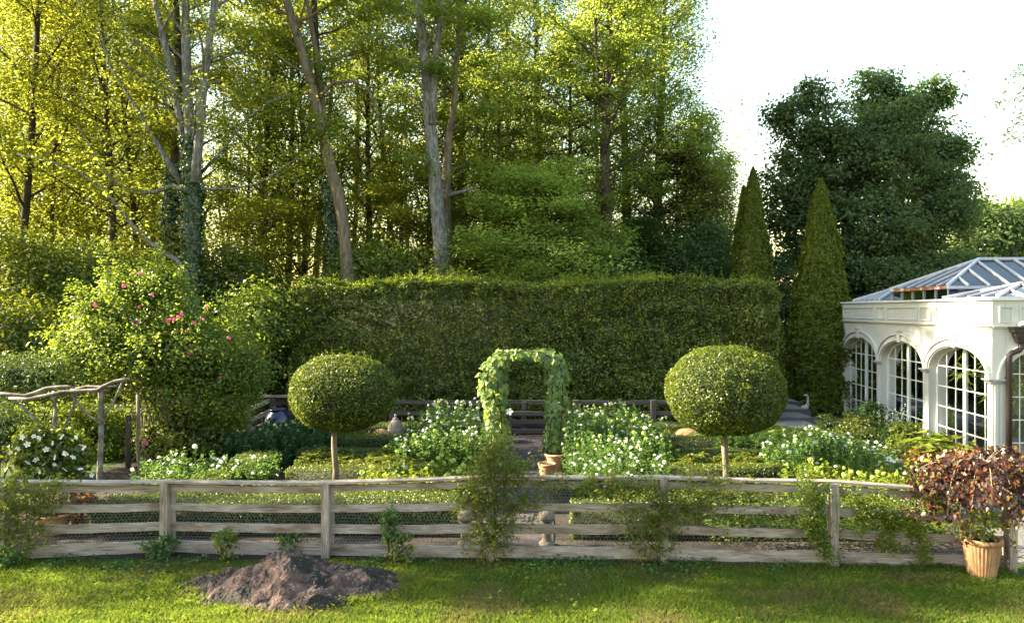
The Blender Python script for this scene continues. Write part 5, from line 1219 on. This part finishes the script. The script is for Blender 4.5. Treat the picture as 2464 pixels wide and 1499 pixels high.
# ------------------------------------------------------------------ bushes left and under the wood
bush = [  # label, px, py, Y, rx, rz, mat, K, core
 ('dark leafy bush at the left edge below the wood', 40, 700, 24, 150, 140, M_SHRUB, 230, .55), ('deep shaded bush left of the rose bush', 190, 690, 25.5, 130, 110, M_MID, 200, .5),
 ('sunlit yellow green bush on the far left above the fern', 60, 830, 21.5, 120, 90, M_SHRUB, 190, .5), ('bush behind the rose bush below the ivy clad trunk', 330, 700, 27, 120, 100, M_SHRUB, 190, .5),
 ('bush between the ivy clad trunk and the tall hedge', 560, 690, 27, 90, 90, M_SHRUB, 170, .5), ('sunny bush tucked against the left end of the tall hedge', 625, 770, 23.5, 45, 75, M_ROSE, 110, .5),
 ('bush rising just over the hedge beside the leaning trunk', 900, 650, 29, 100, 70, M_ROSE, 170, .4), ('low bush over the hedge near the forked grey trunk', 1010, 670, 28.5, 90, 60, M_SHRUB, 120, .4),
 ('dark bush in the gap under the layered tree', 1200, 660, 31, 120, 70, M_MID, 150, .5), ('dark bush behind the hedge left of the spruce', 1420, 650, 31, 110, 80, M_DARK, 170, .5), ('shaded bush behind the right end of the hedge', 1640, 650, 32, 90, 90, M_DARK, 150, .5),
 ('dark bush filling the gap between the pointed conifers', 1888, 830, 33, 60, 190, M_BIG, 190, .5), ('grey green bush behind the hedge beside the pointed conifers', 1710, 620, 33, 60, 90, M_BIG, 120, .5)]
for i, (lb, px, py, Y, rx, rz, mt, K, co_) in enumerate(bush):
    c = at(px, py, Y); s = Y / F
    shrub('bush', lb, 'bush', c, (rx * s, rx * s * .8, rz * s), K * 2, 34, .42, .13, mt, 70 + i, 0, 8, 'bushes at the edge of the wood')
# thick low undergrowth band under the trees
n = 80000; X = rng.uniform(-26, 9.5, n); Y = 30 + rng.random(n) * 22; P2 = np.stack([X, Y], 1); k = X < .32 * Y - 1
Z = (2.1 + .9 * fnoise(P2, .6, 3) + .5 * fnoise(P2, 1.9, 4)).clip(.1) * (1 - rng.random(n) ** 2 * .8) * 1.3; P = np.stack([X, Y, Z], 1)[k]
o = leaf_mesh('undergrowth', leaf_data(P, .24, None, .9, .6), M_YEL); o['kind'] = 'stuff'

# rose bush with pink flowers
c = at(400, 850, 18.6)
t_ = thing('rose_bush', 'big arching rose bush with scattered pink flowers, sunlit on its left shoulder', 'rose bush', (c[0], c[1], 0))
PP = []; NN = []; CC = []
for q, b in enumerate([B(400, 830, 18.6, 170, 80), B(290, 790, 18.4, 90, 70), B(250, 850, 18.2, 90, 70), B(500, 850, 18.8, 130, 100), B(400, 740, 18.8, 120, 60), B(440, 950, 18.8, 120, 90), B(240, 770, 18.3, 40, 50), B(340, 690, 18.9, 50, 40), B(560, 930, 18.9, 55, 80), B(225, 760, 18.3, 14, 30), B(290, 700, 18.6, 16, 34), B(395, 672, 18.9, 20, 26), B(175, 830, 18.2, 26, 40), B(600, 900, 18.9, 26, 40)]):
    P, Nn, C = clump_points(b[:3], b[3:6], int(40 + b[3] * b[5] * 74), 40, .25, 300 + q, .55, .6); PP.append(P); NN.append(Nn); CC.append(C)
CC = np.concatenate(CC); co = MB(); blob_core(co, at(430, 870, 19.0), (1.1, .7, .6), 1, 5)
leaf_mesh('foliage', leaf_data(np.concatenate(PP), .085, np.concatenate(NN), .8, .6), [M_ROSE, M_CORE], t_, co)
CX = []; sm = MB(); rr = random.Random(9)
for i in range(26):
    e = CC[rr.randrange(len(CC))]; b = np.array([c[0] + rr.uniform(-.9, .9), c[1] + rr.uniform(-.4, .4), 0]); m = (b + e) / 2 + [rr.uniform(-.2, .2), 0, .35]
    sm.tube([b, (b + m) / 2 + [0, 0, .15], m, e], [.028, .024, .018, .008], 5)
for i in range(70):                                         # arching canes that stick out of the bush
    e = CC[rr.randrange(len(CC))] + [0, -.1, 0]; d = unit(e - at(410, 900, 18.8)); L = rr.uniform(.35, .95)
    Q = [e + d * L * f + np.array([0, 0, .25 * math.sin(f * 2.6) * L]) for f in np.linspace(0, 1, 6)]
    sm.tube(Q, [.010, .009, .008, .006, .005, .004], 4)
    CX.append(np.repeat(np.array(Q[1:]), 12, 0) + rng.normal(0, .06, (60, 3)))
sm.build('stems', M_BARK, t_)
leaf_mesh('foliage', leaf_data(np.concatenate(CX), .08, None, .8, .6), M_ROSE, t_)
for px, py in [(335, 657), (367, 712), (338, 740), (410, 768), (418, 765), (440, 755), (433, 758), (485, 768), (497, 735), (465, 782), (452, 842), (462, 838), (478, 858), (455, 850), (553, 815), (315, 772), (330, 776), (232, 738), (350, 815), (372, 812), (448, 800), (525, 905), (408, 770), (300, 690)]:
    put(PINKM, 'flower', t_, at(px, py, 17.75) + rng.normal(0, .02, 3), (0, 0, rng.uniform(0, 6)), rng.uniform(.4, .8))
put(PINKM, 'flower', t_, at(348, 1066, 17.9), (0, 0, 0), 1.1)
shrub('bush', 'sunlit yellow climbing bush beside the wooden post of the side fence', 'bush', at(548, 985, 20.4), (.62, .5, 1.05), 160, 40, .12, .085, M_LIME, 91, .4, 5, 'bushes at the edge of the wood')
shrub('bush', 'dim yellow green bush seen beneath the arbor beam', 'bush', at(180, 1040, 19.0), (1.6, .8, .9), 210, 40, .16, .10, M_ROSE, 92, .45, 6, 'bushes at the edge of the wood')
shrub('bush', 'low dark bush under the rose bush', 'bush', at(440, 1060, 18.6), (1.4, .6, .55), 150, 36, .14, .10, M_SHRUB, 93, .5, 4, 'bushes at the edge of the wood')
shrub('fern', 'soft feathery fern like foliage above the left end of the arbor beam', 'fern', at(70, 905, 17.6), (1.5, .8, .62), 190, 46, .14, .11, M_FERN, 94, .4, 5, aspect=.22)
shrub('fern', 'feathery foliage below the arbor beam at the left edge', 'fern', at(0, 1040, 16.6), (.75, .6, .7), 110, 46, .14, .11, M_FERN, 95, .4, 4, aspect=.22)
shrub('red_plant', 'rusty red leaved plant behind the fence below the white flowers', 'plant', at(185, 1215, 12.7), (.50, .3, .28), 70, 20, .06, .085, M_RED, 96, .3, 4)

# rustic arbor
ab = thing('rustic_arbor', 'rustic arbor of crooked lichen covered branches at the left', 'arbor', (at(150, 0, 16)[0], 16, 0)); YB = 16.0
def stick(name, pts, rads, mat=M_STICK, dy=0):
    mb = MB(); P = [at(x, y, YB + dy) + [0, random.uniform(-.03, .03), 0] for x, y in pts]
    mb.tube(P, [.82 * q for q in rads], 9, wob=.16); mb.build(name, mat, ab, smooth=True)
stick('beam', [(-60, 962), (0, 948), (30, 950), (60, 952), (85, 945), (110, 935), (135, 932), (160, 930), (180, 933)], [.05, .048, .05, .045, .055, .05, .045, .04, .03])
stick('beam', [(20, 958), (70, 960), (110, 952), (150, 943), (200, 940), (235, 938), (250, 930), (275, 918), (300, 913), (316, 914)], [.03, .04, .045, .045, .045, .05, .052, .048, .04, .015], dy=-.1)
stick('beam', [(170, 938), (210, 930), (260, 932), (285, 928)], [.035, .04, .035, .02], dy=.12)
stick('post', [(238, 1200), (240, 1140), (243, 1060), (244, 1000), (242, 960), (243, 935)], [.075, .072, .07, .066, .066, .068])
stick('post', [(338, 1195), (336, 1130), (332, 1060), (334, 1000), (332, 950)], [.06, .055, .05, .05, .045], M_BARK, .9)
stick('post', [(310, 1180), (308, 1080), (308, 1000)], [.085, .08, .075], M_BARKD, 1.6)
stick('brace', [(244, 1010), (262, 985), (280, 955), (293, 922)], [.035, .03, .028, .024])
stick('brace', [(240, 1020), (215, 1000), (190, 975), (172, 945)], [.032, .032, .03, .026], dy=-.05)
stick('brace', [(138, 1060), (132, 1020), (132, 985), (126, 948)], [.045, .045, .042, .03])
stick('brace', [(142, 1055), (160, 1020), (172, 990), (185, 945)], [.036, .034, .032, .026])
stick('brace', [(105, 1030), (85, 1010), (60, 985), (30, 960)], [.034, .034, .032, .028])
stick('brace', [(350, 1140), (345, 1060), (347, 1000)], [.02, .018, .015], M_BARK, .8)

# white flowered potted plant and the climber at the left corner
pot('terracotta_pot', 'wide terracotta pot behind the left part of the fence', tuple(at(128, 0, 12.45) * [1, 1, 0]), .30, .34, M_TERRA)
mv, Cm = shrub('mandevilla_plant', 'bushy plant with large white flowers above the left part of the fence', 'flowering plant', at(118, 1100, 12.4), (.62, .45, .50), 190, 34, .08, .095, M_SHRUB, 97, .5, 8, aspect=.5)
for px, py in [(75, 1050), (52, 1053), (45, 1080), (28, 1085), (128, 1065), (150, 1055), (110, 1085), (155, 1092), (160, 1092), (88, 1105), (100, 1115), (130, 1120), (95, 1140), (120, 1148), (155, 1135), (195, 1130), (200, 1078), (175, 1103), (218, 1142), (60, 1112), (35, 1120), (195, 1068), (70, 1068), (180, 1058), (92, 1060), (135, 1104)]:
    put(STAR, 'flower', mv, at(px, py, 11.85) + rng.normal(0, .02, 3), (rng.normal(1.1, .35), rng.normal(0, .4), rng.uniform(0, 6)), rng.uniform(.42, .68))
def climber(name, label, Y, spines, per, size, mat, seed, wid=.09, cat='climbing plant', aspect=.55):
    b = at(*spines[0][0], Y); t_ = thing(name, label, cat, (b[0], b[1], 0)); rr = random.Random(seed); mb = MB(); pts = []
    for sp in spines:
        P = [at(x, y, Y) + np.array([0, rr.uniform(-.05, .03), 0]) for x, y in sp[:-1]] ; wdt = sp[-1]
        mb.tube(P, [.011 * (1 - .7 * i / len(P)) for i in range(len(P))], 5)
        for a_, c_ in zip(P[:-1], P[1:]):
            for _ in range(int(per * max(.3, wdt))): f = rr.random(); pts.append(a_ * (1 - f) + c_ * f + np.array([rr.gauss(0, wdt), rr.gauss(0, .06), rr.gauss(0, wdt * .8)]))
    mb.build('stems', M_BARK, t_)
    leaf_mesh('foliage', leaf_data(sprays(pts, 9, .07, .5, .01), size, None, .9, aspect), mat, t_); return t_
climber('climbing_rose', 'tall loose climbing rose over the centre post of the front fence', 10.95,
        [[(1195, 1345), (1190, 1270), (1185, 1200), (1180, 1130), (1195, 1060), .16], [(1190, 1290), (1215, 1230), (1235, 1180), (1260, 1130), .15], [(1180, 1250), (1150, 1180), (1135, 1130), .17], [(1185, 1330), (1160, 1290), (1150, 1240), .13],
         [(1200, 1290), (1250, 1220), (1290, 1190), (1360, 1160), .13], [(1190, 1140), (1205, 1100), (1214, 1040), .08], [(1170, 1150), (1165, 1110), (1172, 1075), .07], [(1230, 1150), (1245, 1110), .10], [(1180, 1190), (1130, 1200), (1110, 1190), .12], [(1195, 1160), (1250, 1120), .15]], 115, .05, M_CLIMB, 1)
climber('climbing_rose', 'broad tangled climbing rose around the post right of the path', 10.85,
        [[(1590, 1350), (1585, 1270), (1590, 1200), (1585, 1150), .19], [(1600, 1340), (1560, 1260), (1520, 1190), (1500, 1150), .18], [(1590, 1330), (1540, 1290), (1500, 1240), .16], [(1590, 1250), (1640, 1190), (1700, 1160), (1760, 1150), .15],
         [(1590, 1180), (1480, 1160), (1410, 1165), .12], [(1600, 1220), (1660, 1210), (1720, 1220), .13]], 120, .05, M_CLIMB, 2)
climber('climbing_rose', 'thin climber on the second fence post from the right end', 10.65,
        [[(1998, 1350), (1980, 1300), (1960, 1270), (1950, 1220), (1945, 1180), (1930, 1130), .07], [(1960, 1270), (1975, 1220), (1990, 1180), .06], [(1990, 1330), (1955, 1290), (1940, 1250), .05]], 120, .045, M_ROSE, 3)
climber('climbing_rose', 'yellow green sprays of climber across the right end of the fence', 10.72,
        [[(2225, 1350), (2215, 1310), (2200, 1270), (2180, 1250), .055], [(2140, 1320), (2130, 1290), (2150, 1260), (2120, 1210), (2100, 1190), .07], [(2180, 1250), (2120, 1240), (2060, 1250), .05], [(2060, 1280), (2080, 1220), (2050, 1190), .06], [(2290, 1230), (2250, 1205), (2200, 1190), .07]], 120, .045, M_LIME, 4)
climber('leafy_vine', 'leafy wild growth along the wire between the two right hand climbers', 11.05,
        [[(1660, 1250), (1720, 1200), (1800, 1185), (1880, 1195), (1960, 1190), .12], [(1700, 1240), (1780, 1235), (1860, 1240), (1920, 1250), .10]], 110, .055, M_ROSE, 5)
climber('leafy_vine', 'dense climber over the left end of the fence', 10.95,
        [[(30, 1345), (25, 1270), (20, 1200), (40, 1150), .16], [(45, 1340), (60, 1260), (70, 1200), (60, 1150), .18], [(60, 1300), (100, 1230), (110, 1180), .13], [(110, 1200), (150, 1160), .12], [(0, 1300), (-10, 1200), .15]], 110, .055, M_CLIMB, 6)
for k, (px, py, Y, r_, h_, lb) in enumerate([(385, 1312, 11.15, .22, .17, 'weedy tuft at the foot of the fence post left of the boulder'), (960, 1312, 10.95, .20, .22, 'leafy weeds at the fence right of the boulder'), (700, 1298, 11.4, .24, .16, 'leafy weeds behind the fence above the boulder'),
                                            (545, 1300, 11.1, .12, .2, 'small weeds against the bottom rail left of the boulder'), (940, 1255, 10.98, .08, .3, 'narrow climbing weed on the rail right of the boulder'), (1440, 1180, 10.98, .32, .12, 'dark leafy sprig lying along the top rail right of the path'), (5, 1340, 10.8, .25, .14, 'dark leaves at the fence foot in the left corner')]):
    shrub('weed_tuft', lb, 'weeds', at(px, py, Y), (r_, .12, h_), 26, 18, .05, .065, M_CLIMB if k % 2 else M_ZIN, 120 + k, 0, 0 if k == 5 else 3, 'weeds along the fence')

# right side shrubs, steps, goose
sh = [('fine leaved green shrub at the foot of the steps', 2010, 1035, 21.5, 50, 32, M_BOX, .06, 140), ('round yellow tinged shrub below the far arched window', 2075, 1040, 20.6, 55, 40, M_SHRUB, .07, 150),
      ('leafy shrub climbing at the far corner of the conservatory', 2100, 1005, 22.5, 45, 35, M_ZIN, .09, 90), ('upright bright green shrub below the middle arched window', 2190, 1080, 18.6, 50, 65, M_LIME, .07, 150),
      ('deep green shrub beneath the nearest arched window', 2185, 1120, 17.2, 60, 50, M_SHRUB, .07, 150), ('orange tinted low shrub beside the big leaved plant', 2215, 1120, 16.6, 45, 30, M_RED, .09, 60)]
for i, (lb, px, py, Y, rx, rz, mt, sz, K) in enumerate(sh):
    s = Y / F; shrub('shrub', lb, 'shrub', at(px, py, Y), (rx * s, rx * s * .8, rz * s), K, 36, .09, sz, mt, 140 + i, .6, 4, 'shrubs below the conservatory windows')
hyd = thing('hydrangea', 'broad leaved light green hydrangea before the nearest arched window', 'shrub', (at(2250, 0, 16.8)[0], 16.8, 0))
P, Nn, C = clump_points(at(2255, 1100, 16.8), (.72, .55, .52), 90, 4, .10, 8); Nn[:, 2] += 1.2
leaf_mesh('foliage', heart(P, Nn, .24, .4), M_LIME, hyd); sm = MB()
for q in C[:24]: sm.tube([(at(2255, 0, 16.8)[0], 16.8, 0), (q + at(2255, 1100, 16.8)) / 2 * [1, 1, .8], q], [.012, .01, .006], 4)
sm.build('stems', M_BARK, hyd)
wp = thing('speedwell', 'tall plant with slim white flower spikes near the steps', 'flowering plant', (at(2150, 0, 19)[0], 19, 0)); sm = MB()
for i in range(16):
    p = at(2150 + random.uniform(-28, 35), 1075, 19) * [1, 1, 0] + [0, random.uniform(-.3, .3), 0]; ht = random.uniform(1.0, 1.35); q = p + [random.uniform(-.1, .1), 0, ht]
    sm.tube([p, (p + q) / 2, q], [.008, .006, .004], 4)
    Pq = p + (q - p) * np.linspace(.72, 1, 14)[:, None] + rng.normal(0, .015, (14, 3)); o = leaf_mesh('flower_spike', leaf_data(Pq, .04, None, 1, .7), M_WHITE, wp)
sm.build('stems', M_ZIN, wp)
P, Nn, C = clump_points(at(2155, 1075, 19) * [1, 1, 0] + [0, 0, .45], (.35, .3, .4), 40, 30, .08, 9); leaf_mesh('foliage', leaf_data(P, .07, Nn, .9, .4), M_ZIN, wp)
st = [(1052, 1040, 1962, 1995, .02), (1035, 1020, 1890, 1985, .10), (1020, 1005, 1880, 1960, .18), (1005, 993, 1870, 1945, .26), (993, 984, 1865, 1915, .34)]
stp = thing('garden_steps', 'shallow gravel steps with stone edges rising beside the conservatory', 'steps', (at(1930, 0, 23)[0], 23, 0))
ys = [20.8, 22.3, 23.8, 25.2, 26.6, 28.2]
for i in range(5):
    z = .02 + .085 * (i + 1); xa = at(1862 - i * 4, 0, ys[i])[0]; xb = at((2000, 1985, 1962, 1945, 1925)[i], 0, ys[i])[0]
    mb = MB(); mb.box(xa, xb, ys[i] + .12, ys[i + 1] + .05, 0, z - .006 + .001 * i); mb.build('tread', M_STEP, stp)
    e = MB(); beam_uneven(e, (xa, ys[i] + .06, z / 2 + .002), (xb + .1, ys[i] + .06, z / 2 + .002), .118, z + .01, amp=.02, n=7); e.build('stone_edge', M_GRAVEL, stp)
gx, gy_, gz = at(1937, 0, 26.0)[0], 26.0, .12
gs = thing('goose_statue', 'small pale stone goose statue standing beside the steps', 'statue', (gx, gy_, 0))
mb = MB(); mb.tube([(gx - .20, gy_, gz + .10), (gx - .12, gy_, gz + .16), (gx - .02, gy_, gz + .19), (gx + .06, gy_, gz + .22), (gx + .10, gy_, gz + .34), (gx + .10, gy_, gz + .50), (gx + .085, gy_, gz + .60), (gx + .05, gy_, gz + .635), (gx - .03, gy_, gz + .625), (gx - .06, gy_, gz + .62)],
                    [.02, .075, .11, .085, .05, .038, .036, .042, .022, .008], 12); mb.build('body', M_GOOSE, gs, smooth=True)
mb = MB(); mb.lathe([(.12, 0), (.11, gz + .04), (.08, gz + .11), (.05, gz + .13)], (gx, gy_, 0), 14); mb.build('plinth', M_STONE, gs)
# trees outside the picture on the left, placed to shade the lawn, garden and conservatory
for i, (x, y, k, s, rz) in enumerate([(-15, 12.3, 0, .56, 1.0), (-19, 11.8, 2, .70, 2.0), (-11.6, 11.6, 1, .42, 4.0), (-25, 21.5, 3, .95, 3.0), (-34, 28.0, 1, 1.15, 1.0), (-19.5, 24.5, 1, 1.0, 2.5)]):
    copy_tree(protos[k], 'woodland_tree', 'unseen shade tree placed beyond the left end of the lawn', (x, y, 0), rz, s, G_W)
xs, ys_ = -23.0, 26.3  # unseen tree added, crown kept high to shade the conservatory wall
tree('woodland_tree', 'very tall unseen tree added for shade beyond the left edge of the wood', [np.array([xs, ys_, z]) for z in (0, 6, 12, 18, 23, 27)], [.4, .36, .3, .22, .12, .03], M_YEL, M_BARKD, 18.5, 26, 34, lambda h: 3.6 - h, lambda h: .3, 30, .9, .22, 401, group=G_W)
